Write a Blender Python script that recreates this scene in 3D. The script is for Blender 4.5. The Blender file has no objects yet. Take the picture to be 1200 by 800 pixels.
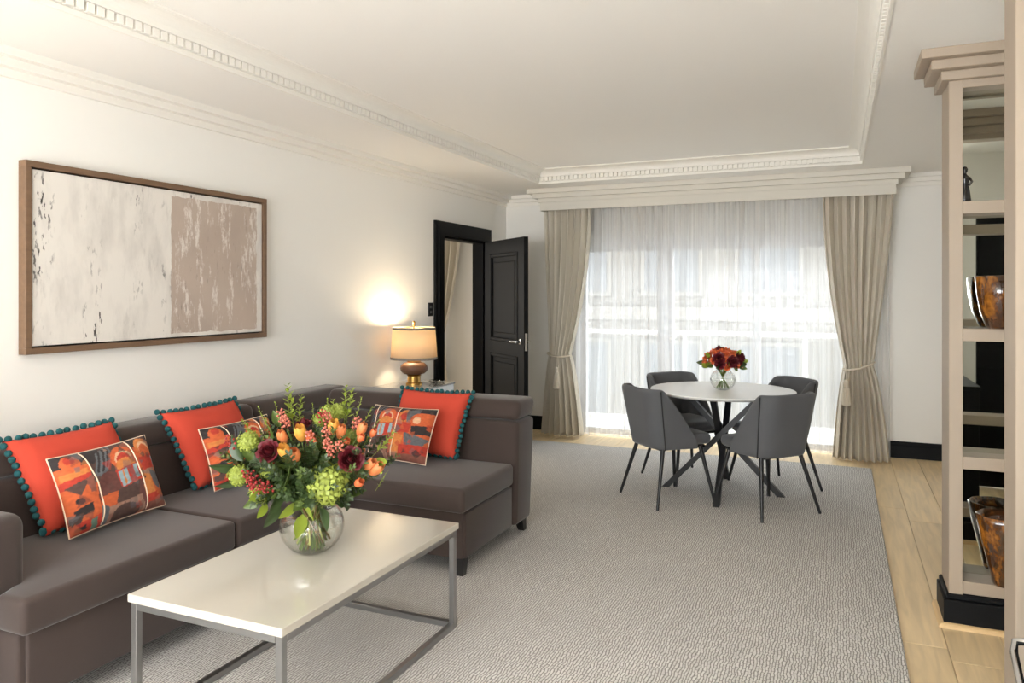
import bpy, bmesh, math, random
from mathutils import Vector, Matrix, noise

SC = bpy.context.scene
COL = SC.collection
random.seed(7)
PI = math.pi

# ------------------------------------------------------------------ camera
CAM_H = 1.45
cam_d = bpy.data.cameras.new('camera')
cam_d.sensor_width = 36.0
cam_d.lens = 36.0 * 875.0 / 1200.0
cam_d.shift_y = -56.0 / 1200.0
cam_d.clip_start = 0.02
cam = bpy.data.objects.new('camera', cam_d)
COL.objects.link(cam)
cam.location = (0, 0, CAM_H)
cam.rotation_euler = (math.radians(90), 0, math.radians(23.7))
SC.camera = cam

# ------------------------------------------------------------------ view, world, lights
SC.view_settings.view_transform = 'Standard'
SC.view_settings.look = 'None'
SC.view_settings.gamma = 1.0
SC.view_settings.use_curve_mapping = False
SC.view_settings.exposure = 0.10
SC.cycles.use_denoising = True
SC.cycles.max_bounces = 12
SC.cycles.diffuse_bounces = 6
SC.cycles.transparent_max_bounces = 24
SC.cycles.sample_clamp_indirect = 8.0

w = bpy.data.worlds.new('sky')
SC.world = w
w.use_nodes = True
bg = w.node_tree.nodes['Background']
bg.inputs[0].default_value = (0.93, 0.97, 1.0, 1)
bg.inputs[1].default_value = 7.8

def area_light(name, loc, rot, sx, sy, power, color, portal=False):
    d = bpy.data.lights.new(name, 'AREA')
    d.shape = 'RECTANGLE'; d.size = sx; d.size_y = sy
    d.energy = power; d.color = color
    if portal:
        d.cycles.is_portal = True
    o = bpy.data.objects.new(name, d); COL.objects.link(o)
    o.location = loc; o.rotation_euler = rot
    return o
# daylight entering by the back window (portal only guides the sky's light)
area_light('window_portal', (-1.2, 7.62, 1.01), (math.radians(90), 0, PI), 2.6, 2.0, 1, (1, 1, 1), True)
# added fill light at the rear opening, tilted up to brighten the ceiling
area_light('rear_ceiling_fill', (-1.25, -2.14, 1.35), (math.radians(136), 0, 0), 3.1, 1.75, 182, (0.985, 0.985, 0.975))
# added area light that brightens the room beyond the side door
area_light('side_room_fill', (-5.3, 6.4, 1.4), (0, math.radians(-90), 0), 1.6, 1.4, 16, (1.0, 0.95, 0.88))

# ------------------------------------------------------------------ helpers
def lin(c):
    c = c / 255.0
    return c / 12.92 if c <= 0.04045 else ((c + 0.055) / 1.055) ** 2.4
def C(r, g, b):
    return (lin(r), lin(g), lin(b), 1.0)

def obj(name, bm, mat=None, parent=None, smooth=False, off=None, auto=None):
    if off is not None:
        bmesh.ops.translate(bm, verts=bm.verts, vec=-Vector(off))
    bmesh.ops.recalc_face_normals(bm, faces=bm.faces)
    me = bpy.data.meshes.new(name)
    bm.to_mesh(me); bm.free()
    if smooth:
        for p in me.polygons: p.use_smooth = True
    if auto is not None:
        for p in me.polygons: p.use_smooth = True
        me.set_sharp_from_angle(angle=math.radians(auto))
    if mat: me.materials.append(mat)
    o = bpy.data.objects.new(name, me); COL.objects.link(o)
    if parent is not None: o.parent = parent
    return o

def inst(name, me, parent=None, loc=(0, 0, 0), rot=None, mtx=None, scale=None):
    o = bpy.data.objects.new(name, me); COL.objects.link(o)
    if parent is not None: o.parent = parent
    if mtx is not None:
        o.matrix_local = mtx
    else:
        o.location = loc
        if rot: o.rotation_euler = rot
        if scale: o.scale = (scale,) * 3 if isinstance(scale, (int, float)) else scale
    return o

def thing(name, label, cat, loc=(0, 0, 0), rz=0, group=None):
    o = bpy.data.objects.new(name, None); COL.objects.link(o)
    o.empty_display_size = 0.05
    o.location = loc; o.rotation_euler = (0, 0, rz)
    o['label'] = label; o['category'] = cat
    if group: o['group'] = group
    return o

def tag(o, label, cat, group=None):
    o['label'] = label; o['category'] = cat
    if group: o['group'] = group
    return o

def struct(o, label=None, cat=None):
    o['kind'] = 'structure'
    if label: o['label'] = label
    if cat: o['category'] = cat
    return o

def copy_tree(o, parent=None):
    c = o.copy(); COL.objects.link(c)
    if parent is not None:
        c.parent = parent
    for ch in o.children:
        copy_tree(ch, c)
    return c

def B(): return bmesh.new()

def box(bm, x0, x1, y0, y1, z0, z1, bev=0, seg=2):
    r = bmesh.ops.create_cube(bm, size=1)
    vs = r['verts']
    for v in vs:
        v.co.x = x0 + (v.co.x + .5) * (x1 - x0)
        v.co.y = y0 + (v.co.y + .5) * (y1 - y0)
        v.co.z = z0 + (v.co.z + .5) * (z1 - z0)
    if bev > 0:
        es = list({e for v in vs for e in v.link_edges})
        bmesh.ops.bevel(bm, geom=es, offset=bev, segments=seg, profile=0.5, affect='EDGES')
    return bm

def prism(bm, poly, z0, z1, bev=0, seg=2, mtx=None):
    a = [bm.verts.new((p[0], p[1], z0)) for p in poly]
    b = [bm.verts.new((p[0], p[1], z1)) for p in poly]
    n = len(poly); fs = []
    fs.append(bm.faces.new(a[::-1])); fs.append(bm.faces.new(b))
    for i in range(n):
        fs.append(bm.faces.new((a[i], a[(i + 1) % n], b[(i + 1) % n], b[i])))
    if bev > 0:
        es = list({e for f in fs for e in f.edges})
        bmesh.ops.bevel(bm, geom=es, offset=bev, segments=seg, profile=0.5, affect='EDGES')
    if mtx is not None:
        bmesh.ops.transform(bm, matrix=mtx, verts=bm.verts)
    return bm

def lathe(bm, prof, seg=32, c=(0, 0, 0), cap0=True, cap1=True):
    rings = []
    for r, z in prof:
        rings.append([bm.verts.new((c[0] + r * math.cos(2 * PI * i / seg), c[1] + r * math.sin(2 * PI * i / seg), c[2] + z)) for i in range(seg)])
    for a, b in zip(rings, rings[1:]):
        for i in range(seg):
            bm.faces.new((a[i], a[(i + 1) % seg], b[(i + 1) % seg], b[i]))
    if cap0: bm.faces.new(rings[0][::-1])
    if cap1: bm.faces.new(rings[-1])
    return bm

def tube(bm, pts, r, seg=8, r1=None, closed=False):
    pts = [Vector(p) for p in pts]
    n = len(pts); rings = []
    up = Vector((0, 0, 1))
    prev = None
    for i, p in enumerate(pts):
        if closed:
            t = (pts[(i + 1) % n] - pts[i - 1]).normalized()
        else:
            t = (pts[min(i + 1, n - 1)] - pts[max(i - 1, 0)]).normalized()
        if prev is None:
            s = t.cross(up)
            if s.length < 1e-3: s = t.cross(Vector((1, 0, 0)))
        else:
            s = prev - t * prev.dot(t)
        s.normalize(); prev = s
        q = t.cross(s)
        rr = r if r1 is None else r + (r1 - r) * i / max(1, n - 1)
        rings.append([bm.verts.new(p + (s * math.cos(2 * PI * k / seg) + q * math.sin(2 * PI * k / seg)) * rr) for k in range(seg)])
    pairs = list(zip(rings, rings[1:]))
    if closed: pairs.append((rings[-1], rings[0]))
    for a, b in pairs:
        for k in range(seg):
            bm.faces.new((a[k], a[(k + 1) % seg], b[(k + 1) % seg], b[k]))
    if not closed:
        bm.faces.new(rings[0][::-1]); bm.faces.new(rings[-1])
    return bm

def taper_box(bm, x, y, w0, z0, w1, z1, dx=0, dy=0):
    """square leg: width w0 at z0 (centre x+dx,y+dy), w1 at z1 (centre x,y)"""
    a = [bm.verts.new((x + dx + sx * w0 / 2, y + dy + sy * w0 / 2, z0)) for sx, sy in ((-1, -1), (1, -1), (1, 1), (-1, 1))]
    b = [bm.verts.new((x + sx * w1 / 2, y + sy * w1 / 2, z1)) for sx, sy in ((-1, -1), (1, -1), (1, 1), (-1, 1))]
    bm.faces.new(a[::-1]); bm.faces.new(b)
    for i in range(4): bm.faces.new((a[i], a[(i + 1) % 4], b[(i + 1) % 4], b[i]))
    return bm

def rings_rect(bm, x0, x1, y0, y1, prof, inward=1):
    """mitred moulding round a rectangle; prof = (inset, z)"""
    rs = []
    for d, z in prof:
        d *= inward
        rs.append([bm.verts.new(p) for p in ((x0 + d, y0 + d, z), (x1 - d, y0 + d, z), (x1 - d, y1 - d, z), (x0 + d, y1 - d, z))])
    for a, b in zip(rs, rs[1:]):
        for i in range(4):
            bm.faces.new((a[i], a[(i + 1) % 4], b[(i + 1) % 4], b[i]))
    return bm

# ------------------------------------------------------------------ materials
def mat(name, col, rough=.5, metal=0, bump=0, bscale=200, var=0, vscale=6, sheen=0, spec=.5, coat=0, stretch=None):
    m = bpy.data.materials.new(name); m.use_nodes = True
    nt = m.node_tree; b = nt.nodes['Principled BSDF']
    b.inputs['Base Color'].default_value = col
    b.inputs['Roughness'].default_value = rough
    b.inputs['Metallic'].default_value = metal
    b.inputs['Specular IOR Level'].default_value = spec
    if sheen:
        b.inputs['Sheen Weight'].default_value = sheen
        b.inputs['Sheen Roughness'].default_value = .45
    if coat: b.inputs['Coat Weight'].default_value = coat
    tc = nt.nodes.new('ShaderNodeTexCoord')
    src = tc.outputs['Object']
    if stretch:
        mp = nt.nodes.new('ShaderNodeMapping'); mp.inputs['Scale'].default_value = stretch
        nt.links.new(src, mp.inputs[0]); src = mp.outputs[0]
    if var:
        n = nt.nodes.new('ShaderNodeTexNoise'); n.inputs['Scale'].default_value = vscale; n.inputs['Detail'].default_value = 4
        nt.links.new(src, n.inputs['Vector'])
        mx = nt.nodes.new('ShaderNodeMix'); mx.data_type = 'RGBA'
        mx.inputs[6].default_value = tuple(c * (1 - var) for c in col[:3]) + (1,)
        mx.inputs[7].default_value = tuple(min(1, c * (1 + var)) for c in col[:3]) + (1,)
        nt.links.new(n.outputs['Fac'], mx.inputs[0]); nt.links.new(mx.outputs[2], b.inputs['Base Color'])
    if bump:
        n2 = nt.nodes.new('ShaderNodeTexNoise'); n2.inputs['Scale'].default_value = bscale; n2.inputs['Detail'].default_value = 3
        nt.links.new(src, n2.inputs['Vector'])
        bp = nt.nodes.new('ShaderNodeBump'); bp.inputs['Strength'].default_value = bump; bp.inputs['Distance'].default_value = .002
        nt.links.new(n2.outputs['Fac'], bp.inputs['Height']); nt.links.new(bp.outputs[0], b.inputs['Normal'])
    return m

M = {}
M['wall'] = mat('wall_paint', C(236, 234, 229), .85, bump=.03, bscale=300)
M['ceil'] = mat('ceiling_paint', C(238, 236, 232), .9)
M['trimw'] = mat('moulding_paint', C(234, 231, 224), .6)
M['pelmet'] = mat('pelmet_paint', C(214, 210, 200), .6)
M['greige'] = mat('greige_paint', C(162, 147, 130), .5)
M['black'] = mat('black_satin_paint', C(17, 18, 20), .5, var=.1, spec=.16)
M['sofa'] = mat('brown_velvet', C(58, 45, 40), .8, bump=.12, bscale=500, var=.10, vscale=3, sheen=.28)
M['foot'] = mat('black_wood', C(22, 21, 21), .4)
M['steel'] = mat('brushed_steel', C(158, 158, 158), .33, 1.0)
M['chrome'] = mat('chrome', C(215, 215, 215), .12, 1.0)
M['white_top'] = mat('white_lacquer', C(194, 188, 176), .10, var=.02, coat=.4)
M['marble'] = mat('white_table_top', C(236, 236, 234), .25, var=.03)
M['chair'] = mat('charcoal_fabric', C(86, 87, 90), .85, bump=.2, bscale=700, var=.08, sheen=.2)
M['piping'] = mat('dark_piping', C(38, 38, 40), .8)
M['blackm'] = mat('black_metal', C(24, 24, 26), .4)
M['drape'] = mat('linen_drape', C(212, 205, 191), .9, bump=.25, bscale=400, var=.05, vscale=30, stretch=(1, 1, .15))
M['rope'] = mat('cream_rope', C(216, 207, 190), .85, bump=.4, bscale=150)
M['oakframe'] = mat('walnut_frame', C(112, 87, 66), .55, var=.25, vscale=9, stretch=(6, 1, 6))
M['red'] = mat('coral_red_cloth', C(196, 68, 48), .9, bump=.2, bscale=500, var=.04)
M['teal'] = mat('teal_wool', C(28, 84, 88), .95, bump=.6, bscale=250)
M['cream'] = mat('cream_piping', C(232, 208, 182), .85)
M['gold'] = mat('aged_gold', C(190, 150, 84), .28, 1.0)
M['lampbody'] = mat('brown_lamp_ceramic', C(98, 66, 46), .5, bump=.5, bscale=160, var=.25, vscale=60)
M['band'] = mat('grey_shade_trim', C(120, 112, 102), .8)
M['switch'] = mat('black_switch', C(24, 24, 25), .3)
M['winframe'] = mat('white_window_frame', C(228, 228, 230), .4)
M['facade'] = mat('stone_facade', C(94, 90, 84), .9, var=.08, vscale=1.2)
M['facade2'] = mat('pale_stone', C(104, 100, 94), .9)
M['farglass'] = mat('far_window_glass', C(74, 75, 76), .5)
M['figurine'] = mat('black_bronze', C(20, 19, 19), .25, spec=.6)
M['white_stone'] = mat('balcony_stone', C(160, 158, 152), .8)
M['grey_glass'] = mat('grey_lacquer', C(120, 122, 124), .15, coat=.4)
M['quarter'] = mat('oak_beading', C(212, 180, 132), .5, var=.1)
# flowers
M['stem'] = mat('green_stem', C(96, 122, 52), .55, var=.15)
M['stem_pale'] = mat('pale_stem', C(168, 170, 96), .5, var=.15)
M['stem_brown'] = mat('brown_stem', C(120, 96, 54), .5, var=.2)
M['leafd'] = mat('dark_leaf', C(50, 68, 32), .42, var=.25, vscale=14)
M['leafm'] = mat('mid_leaf', C(82, 100, 44), .45, var=.25, vscale=14)
M['leafl'] = mat('lime_leaf', C(132, 148, 48), .42, var=.2, vscale=14)
M['rose'] = mat('burgundy_petal', C(92, 10, 24), .6, var=.3, vscale=40)
M['tulipo'] = mat('orange_petal', C(214, 126, 74), .5, var=.15, vscale=40)
M['tulipy'] = mat('yellow_orange_petal', C(220, 160, 72), .5, var=.15, vscale=40)
M['coral'] = mat('coral_petal', C(222, 112, 66), .5, var=.12, vscale=40)
M['lime'] = mat('lime_floret', C(146, 158, 66), .55, var=.2, vscale=60)
M['berry'] = mat('red_berry', C(150, 40, 40), .35, var=.3, vscale=60)
M['pinkb'] = mat('pink_bud', C(196, 112, 92), .5, var=.2, vscale=60)

def nodes(m):
    nt = m.node_tree
    return nt, nt.nodes, nt.links

def mk_glass(name, tint=(1, 1, 1, 1), f0=.04):
    m = bpy.data.materials.new(name); m.use_nodes = True
    nt, N, L = nodes(m); N.clear()
    out = N.new('ShaderNodeOutputMaterial'); mx = N.new('ShaderNodeMixShader')
    lw = N.new('ShaderNodeLayerWeight'); lw.inputs[0].default_value = .5
    pw = N.new('ShaderNodeMath'); pw.operation = 'POWER'; pw.inputs[1].default_value = 4.0
    ma = N.new('ShaderNodeMath'); ma.operation = 'MULTIPLY_ADD'; ma.inputs[1].default_value = .8; ma.inputs[2].default_value = f0
    tr = N.new('ShaderNodeBsdfTransparent'); tr.inputs[0].default_value = tint
    gl = N.new('ShaderNodeBsdfGlossy'); gl.inputs['Roughness'].default_value = .02
    L.new(lw.outputs['Facing'], pw.inputs[0]); L.new(pw.outputs[0], ma.inputs[0]); L.new(ma.outputs[0], mx.inputs[0])
    L.new(tr.outputs[0], mx.inputs[1]); L.new(gl.outputs[0], mx.inputs[2]); L.new(mx.outputs[0], out.inputs[0])
    return m
M['pane'] = mk_glass('window_pane', (.97, .98, .98, 1), .02)
M['bowlglass'] = mk_glass('clear_bowl_glass', (.985, .99, .985, 1), .07)
M['water'] = mk_glass('vase_water', (.98, .985, .97, 1), .02)
M['mirror'] = mat('mirror_glass', C(226, 232, 226), .02, 1.0)

def mk_amber():
    m = mat('amber_mottled_glass', C(110, 66, 26), .06, coat=.5)
    nt, N, L = nodes(m); b = N['Principled BSDF']
    tc = N['Texture Coordinate']
    mp = N.new('ShaderNodeMapping'); mp.inputs['Scale'].default_value = (1, 1, .55)
    n = N.new('ShaderNodeTexNoise'); n.inputs['Scale'].default_value = 22; n.inputs['Detail'].default_value = 5; n.inputs['Roughness'].default_value = .65
    r = N.new('ShaderNodeValToRGB')
    r.color_ramp.elements[0].position = .34; r.color_ramp.elements[0].color = C(24, 14, 10)
    r.color_ramp.elements[1].position = .7; r.color_ramp.elements[1].color = C(190, 124, 46)
    e = r.color_ramp.elements.new(.5); e.color = C(96, 54, 20)
    L.new(tc.outputs['Object'], mp.inputs[0]); L.new(mp.outputs[0], n.inputs['Vector']); L.new(n.outputs['Fac'], r.inputs[0]); L.new(r.outputs[0], b.inputs['Base Color'])
    b.inputs['Transmission Weight'].default_value = .25
    return m
M['amber'] = mk_amber()

def mk_sheer():
    m = bpy.data.materials.new('sheer_voile'); m.use_nodes = True
    nt, N, L = nodes(m); N.clear()
    out = N.new('ShaderNodeOutputMaterial')
    tr = N.new('ShaderNodeBsdfTransparent'); tr.inputs[0].default_value = (1, 1, 1, 1)
    tl = N.new('ShaderNodeBsdfTranslucent'); tl.inputs[0].default_value = (.62, .62, .63, 1)
    df = N.new('ShaderNodeBsdfDiffuse'); df.inputs[0].default_value = (.88, .88, .87, 1)
    m1 = N.new('ShaderNodeMixShader'); m1.inputs[0].default_value = .5
    L.new(tl.outputs[0], m1.inputs[1]); L.new(df.outputs[0], m1.inputs[2])
    m2 = N.new('ShaderNodeMixShader')
    tc = N.new('ShaderNodeTexCoord'); mp = N.new('ShaderNodeMapping'); mp.inputs['Scale'].default_value = (26, 0, .25)
    n = N.new('ShaderNodeTexNoise'); n.inputs['Scale'].default_value = 1; n.inputs['Detail'].default_value = 3
    mr = N.new('ShaderNodeMapRange'); mr.inputs[1].default_value = .3; mr.inputs[2].default_value = .7; mr.inputs[3].default_value = .42; mr.inputs[4].default_value = .68
    L.new(tc.outputs['Object'], mp.inputs[0]); L.new(mp.outputs[0], n.inputs['Vector']); L.new(n.outputs['Fac'], mr.inputs[0])
    L.new(mr.outputs[0], m2.inputs[0]); L.new(tr.outputs[0], m2.inputs[1]); L.new(m1.outputs[0], m2.inputs[2]); L.new(m2.outputs[0], out.inputs[0])
    return m
M['sheer'] = mk_sheer()

def mk_shade():
    m = bpy.data.materials.new('linen_lamp_shade'); m.use_nodes = True
    nt, N, L = nodes(m); N.clear()
    out = N.new('ShaderNodeOutputMaterial')
    tl = N.new('ShaderNodeBsdfTranslucent'); tl.inputs[0].default_value = C(244, 222, 182)
    df = N.new('ShaderNodeBsdfDiffuse'); df.inputs[0].default_value = C(236, 222, 198)
    m1 = N.new('ShaderNodeMixShader'); m1.inputs[0].default_value = .5
    L.new(tl.outputs[0], m1.inputs[1]); L.new(df.outputs[0], m1.inputs[2]); L.new(m1.outputs[0], out.inputs[0])
    return m
M['shade'] = mk_shade()

def mk_rug():
    m = mat('grey_woven_carpet', C(190, 186, 180), .95)
    nt, N, L = nodes(m); b = N['Principled BSDF']; tc = N['Texture Coordinate']
    b.inputs['Specular IOR Level'].default_value = .1
    nz = N.new('ShaderNodeTexNoise'); nz.inputs['Scale'].default_value = 22; nz.inputs['Detail'].default_value = 2
    L.new(tc.outputs['Object'], nz.inputs['Vector'])
    sub = N.new('ShaderNodeVectorMath'); sub.operation = 'SUBTRACT'; sub.inputs[1].default_value = (.5, .5, .5)
    L.new(nz.outputs['Color'], sub.inputs[0])
    sc = N.new('ShaderNodeVectorMath'); sc.operation = 'SCALE'; sc.inputs[3].default_value = .022
    L.new(sub.outputs[0], sc.inputs[0])
    add = N.new('ShaderNodeVectorMath'); add.operation = 'ADD'
    L.new(tc.outputs['Object'], add.inputs[0]); L.new(sc.outputs[0], add.inputs[1])
    mp = N.new('ShaderNodeMapping'); mp.inputs['Rotation'].default_value = (0, 0, math.radians(90))
    L.new(add.outputs[0], mp.inputs[0])
    br = N.new('ShaderNodeTexBrick'); br.inputs['Scale'].default_value = 1.0
    br.inputs['Brick Width'].default_value = .042; br.inputs['Row Height'].default_value = .0115
    br.inputs['Mortar Size'].default_value = .0026; br.inputs['Mortar Smooth'].default_value = .6
    br.inputs['Color1'].default_value = C(224, 221, 217); br.inputs['Color2'].default_value = C(210, 207, 203); br.inputs['Mortar'].default_value = C(146, 142, 138)
    L.new(mp.outputs[0], br.inputs['Vector'])
    n2 = N.new('ShaderNodeTexNoise'); n2.inputs['Scale'].default_value = 2.2; n2.inputs['Detail'].default_value = 3
    L.new(tc.outputs['Object'], n2.inputs['Vector'])
    mr = N.new('ShaderNodeMapRange'); mr.inputs[3].default_value = .93; mr.inputs[4].default_value = 1.06
    L.new(n2.outputs['Fac'], mr.inputs[0])
    mul = N.new('ShaderNodeVectorMath'); mul.operation = 'SCALE'
    L.new(br.outputs['Color'], mul.inputs[0]); L.new(mr.outputs[0], mul.inputs[3])
    L.new(mul.outputs[0], b.inputs['Base Color'])
    bp = N.new('ShaderNodeBump'); bp.inputs['Strength'].default_value = .7; bp.inputs['Distance'].default_value = .004; bp.invert = True
    L.new(br.outputs['Fac'], bp.inputs['Height']); L.new(bp.outputs[0], b.inputs['Normal'])
    return m
M['rug'] = mk_rug()

def mk_oak(name, base):
    m = mat(name, base, .33)
    nt, N, L = nodes(m); b = N['Principled BSDF']; tc = N['Texture Coordinate']
    oi = N.new('ShaderNodeObjectInfo')
    mp = N.new('ShaderNodeMapping'); mp.inputs['Scale'].default_value = (14, 1.1, 1)
    cmb = N.new('ShaderNodeCombineXYZ'); ml = N.new('ShaderNodeMath'); ml.operation = 'MULTIPLY'; ml.inputs[1].default_value = 37
    L.new(oi.outputs['Random'], ml.inputs[0]); L.new(ml.outputs[0], cmb.inputs[0]); L.new(ml.outputs[0], cmb.inputs[1])
    L.new(tc.outputs['Object'], mp.inputs[0]); L.new(cmb.outputs[0], mp.inputs['Location'])
    n = N.new('ShaderNodeTexNoise'); n.inputs['Scale'].default_value = 2.2; n.inputs['Detail'].default_value = 6; n.inputs['Distortion'].default_value = .6
    L.new(mp.outputs[0], n.inputs['Vector'])
    r = N.new('ShaderNodeValToRGB')
    r.color_ramp.elements[0].position = .25; r.color_ramp.elements[0].color = tuple(c * .82 for c in base[:3]) + (1,)
    r.color_ramp.elements[1].position = .7; r.color_ramp.elements[1].color = tuple(min(1, c * 1.1) for c in base[:3]) + (1,)
    L.new(n.outputs['Fac'], r.inputs[0])
    mr = N.new('ShaderNodeMapRange'); mr.inputs[3].default_value = .88; mr.inputs[4].default_value = 1.06
    L.new(oi.outputs['Random'], mr.inputs[0])
    mul = N.new('ShaderNodeVectorMath'); mul.operation = 'SCALE'
    L.new(r.outputs[0], mul.inputs[0]); L.new(mr.outputs[0], mul.inputs[3]); L.new(mul.outputs[0], b.inputs['Base Color'])
    return m
M['oak'] = mk_oak('oak_plank', C(234, 208, 164))

def mk_painting():
    """abstract: off white field with grey-black specks, taupe block scraped with white"""
    m = mat('abstract_canvas', C(216, 210, 202), .8)
    nt, N, L = nodes(m); b = N['Principled BSDF']; tc = N['Texture Coordinate']
    def noise_n(scale, st, detail=4, loc=(0, 0, 0), rough=.6):
        mp = N.new('ShaderNodeMapping'); mp.inputs['Scale'].default_value = st; mp.inputs['Location'].default_value = loc
        n = N.new('ShaderNodeTexNoise'); n.inputs['Scale'].default_value = scale; n.inputs['Detail'].default_value = detail; n.inputs['Roughness'].default_value = rough
        L.new(tc.outputs['Object'], mp.inputs[0]); L.new(mp.outputs[0], n.inputs['Vector'])
        return n.outputs['Fac']
    def rng(s, a, b_, lo=0, hi=1):
        r = N.new('ShaderNodeMapRange'); r.inputs[1].default_value = a; r.inputs[2].default_value = b_; r.inputs[3].default_value = lo; r.inputs[4].default_value = hi
        L.new(s, r.inputs[0]); return r.outputs[0]
    def mth(op, a, b_):
        n = N.new('ShaderNodeMath'); n.operation = op
        for i, x in enumerate((a, b_)):
            if isinstance(x, (int, float)): n.inputs[i].default_value = x
            else: L.new(x, n.inputs[i])
        return n.outputs[0]
    def mixc(f, a, c2):
        n = N.new('ShaderNodeMix'); n.data_type = 'RGBA'; L.new(f, n.inputs[0])
        for i, x in ((6, a), (7, c2)):
            if isinstance(x, tuple): n.inputs[i].default_value = x
            else: L.new(x, n.inputs[i])
        return n.outputs[2]
    sx = N.new('ShaderNodeSeparateXYZ'); L.new(tc.outputs['Object'], sx.inputs[0])
    Y, Z = sx.outputs[1], sx.outputs[2]
    white = mixc(rng(noise_n(3, (1, 3, 1.2)), .45, .75), C(220, 215, 208), C(198, 193, 187))
    # brushed grey patches
    streak = noise_n(9, (1, 3.2, .9), 6, (3, 0, 0), .7)
    patch = rng(noise_n(2.4, (1, 1.6, 1.0), 2, (9, 4, 2)), .5, .62)
    white = mixc(mth('MULTIPLY', mth('MULTIPLY', rng(streak, .52, .66), patch), .28), white, C(150, 146, 142))
    # dark specks in vertical columns
    colm = rng(noise_n(6, (1, 1.4, .05), 1, (1, 7, 0)), .47, .55)
    sp = rng(noise_n(30, (1, 1.8, .6), 4, (5, 5, 5), .6), .57, .62)
    sp2 = rng(noise_n(3.5, (1, 1, 1.0), 2, (2, 8, 4)), .47, .6)
    white = mixc(mth('MULTIPLY', mth('MULTIPLY', colm, sp), sp2), white, C(60, 56, 54))
    # taupe block
    edge = mth('MULTIPLY', mth('SUBTRACT', noise_n(14, (1, 1, 1), 3), .5), .03)
    y2 = mth('ADD', Y, edge); z2 = mth('ADD', Z, edge)
    blk = mth('MULTIPLY', mth('MULTIPLY', mth('GREATER_THAN', y2, .032), mth('LESS_THAN', y2, .672)),
              mth('MULTIPLY', mth('LESS_THAN', z2, .365), mth('GREATER_THAN', z2, -.375)))
    taupe = mixc(rng(noise_n(3, (1, 1, 1), 3), .3, .7), C(186, 170, 157), C(174, 158, 146))
    scr = rng(noise_n(6.5, (1, 2.0, .6), 8, (0, 3.3, 1.2), .78), .535, .60)
    taupe = mixc(scr, taupe, C(214, 206, 198))
    scr2 = mth('MULTIPLY', rng(noise_n(26, (1, 2.2, .4), 4, (4, 1, 9), .7), .6, .68), rng(noise_n(2.6, (1, 1, 1), 2, (7, 7, 1)), .5, .62))
    taupe = mixc(mth('MULTIPLY', scr2, .7), taupe, C(120, 110, 104))
    colr = mixc(blk, white, taupe)
    L.new(colr, b.inputs['Base Color'])
    bp = N.new('ShaderNodeBump'); bp.inputs['Strength'].default_value = .25; bp.inputs['Distance'].default_value = .003
    L.new(streak, bp.inputs['Height']); L.new(bp.outputs[0], b.inputs['Normal'])
    return m
M['painting'] = mk_painting()

def mk_print():
    m = mat('geometric_print_cloth', C(200, 90, 60), .9)
    nt, N, L = nodes(m); a = N.new('ShaderNodeAttribute'); a.attribute_name = 'print'
    L.new(a.outputs['Color'], N['Principled BSDF'].inputs['Base Color'])
    return m
M['print'] = mk_print()

# ------------------------------------------------------------------ room shell
XL, XR, YB, YF = -3.33, 1.32, 7.43, -2.2
ZS, ZC = 2.50, 2.63          # soffit, tray ceiling
TX0, TX1, TY0, TY1 = -2.65, 0.18, -1.4, 6.66
DY0, DY1, DZ = 5.97, 6.87, 1.98
WX0, WX1, WZ = -2.5, 0.10, 2.02

b = B(); box(b, XL - 2.4, XR + .2, YF - .2, YB + .2, -.12, -.02)
floor = struct(obj('floor', b, M['oak']))
# oak planks, laid along the room; those under the carpet are not seen and left to the base
def plank_row(x0, x1, y0, y1, seed):
    rnd = random.Random(seed); y = y0 - rnd.random() * 1.2
    while y < y1:
        l = 1.7 + rnd.random() * .6
        a, c = max(y, y0), min(y + l, y1)
        if c - a > .05:
            bm = B(); box(bm, x0 + .0012, x1 - .0012, a + .0012, c - .0012, -.03, 0, .0015, 1)
            cx, cy = (x0 + x1) / 2, (a + c) / 2
            p = obj('plank', bm, M['oak'], floor, off=(cx, cy, 0)); p.location = (cx, cy, 0)
        y += l
PW = .215
x = .405 - PW * 18
i = 0
while x < XR:
    x1 = min(x + PW, XR)
    if x1 > XL:
        plank_row(max(x, XL), x1, (6.55 if x1 < .1 else YF), YB, i)
    x += PW; i += 1

b = B()
box(b, XL - .12, XL, YF, DY0, 0, 2.75); box(b, XL - .12, XL, DY0, DY1, DZ, 2.75); box(b, XL - .12, XL, DY1, YB, 0, 2.75)
struct(obj('wall_left', b, M['wall']))
b = B()
box(b, -5.9, WX0, YB, YB + .22, 0, 2.75); box(b, WX1, XR + .2, YB, YB + .22, 0, 2.75); box(b, WX0, WX1, YB, YB + .22, WZ, 2.75)
struct(obj('wall_back', b, M['wall']))
b = B(); box(b, XR, XR + .15, YF, YB, 0, 2.75)
struct(obj('wall_right', b, M['wall']))
b = B()
box(b, XL, -2.85, YF - .15, YF, 0, 2.75); box(b, .35, XR, YF - .15, YF, 0, 2.75)
box(b, -2.85, .35, YF - .15, YF, 0, .4); box(b, -2.85, .35, YF - .15, YF, 2.3, 2.75)
struct(obj('wall_rear', b, M['wall']))
# side room beyond the door
b = B()
box(b, -5.9, -5.75, 4.6, YB, 0, 2.75); box(b, -5.9, XL - .12, 4.45, 4.6, 0, 2.75)
box(b, -5.9, XL - .12, 4.45, YB, 2.6, 2.75)
struct(obj('wall_side_room', b, M['wall']))

b = B()
box(b, XL - .12, XR + .15, YF - .15, YB + .22, ZC, ZC + .12)
box(b, XL - .12, TX0, YF, YB, ZS, ZC); box(b, TX1, XR + .15, YF, YB, ZS, ZC)
box(b, TX0, TX1, YF, TY0, ZS, ZC); box(b, TX0, TX1, TY1, YB, ZS, ZC)
struct(obj('ceiling', b, M['ceil']))

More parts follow.
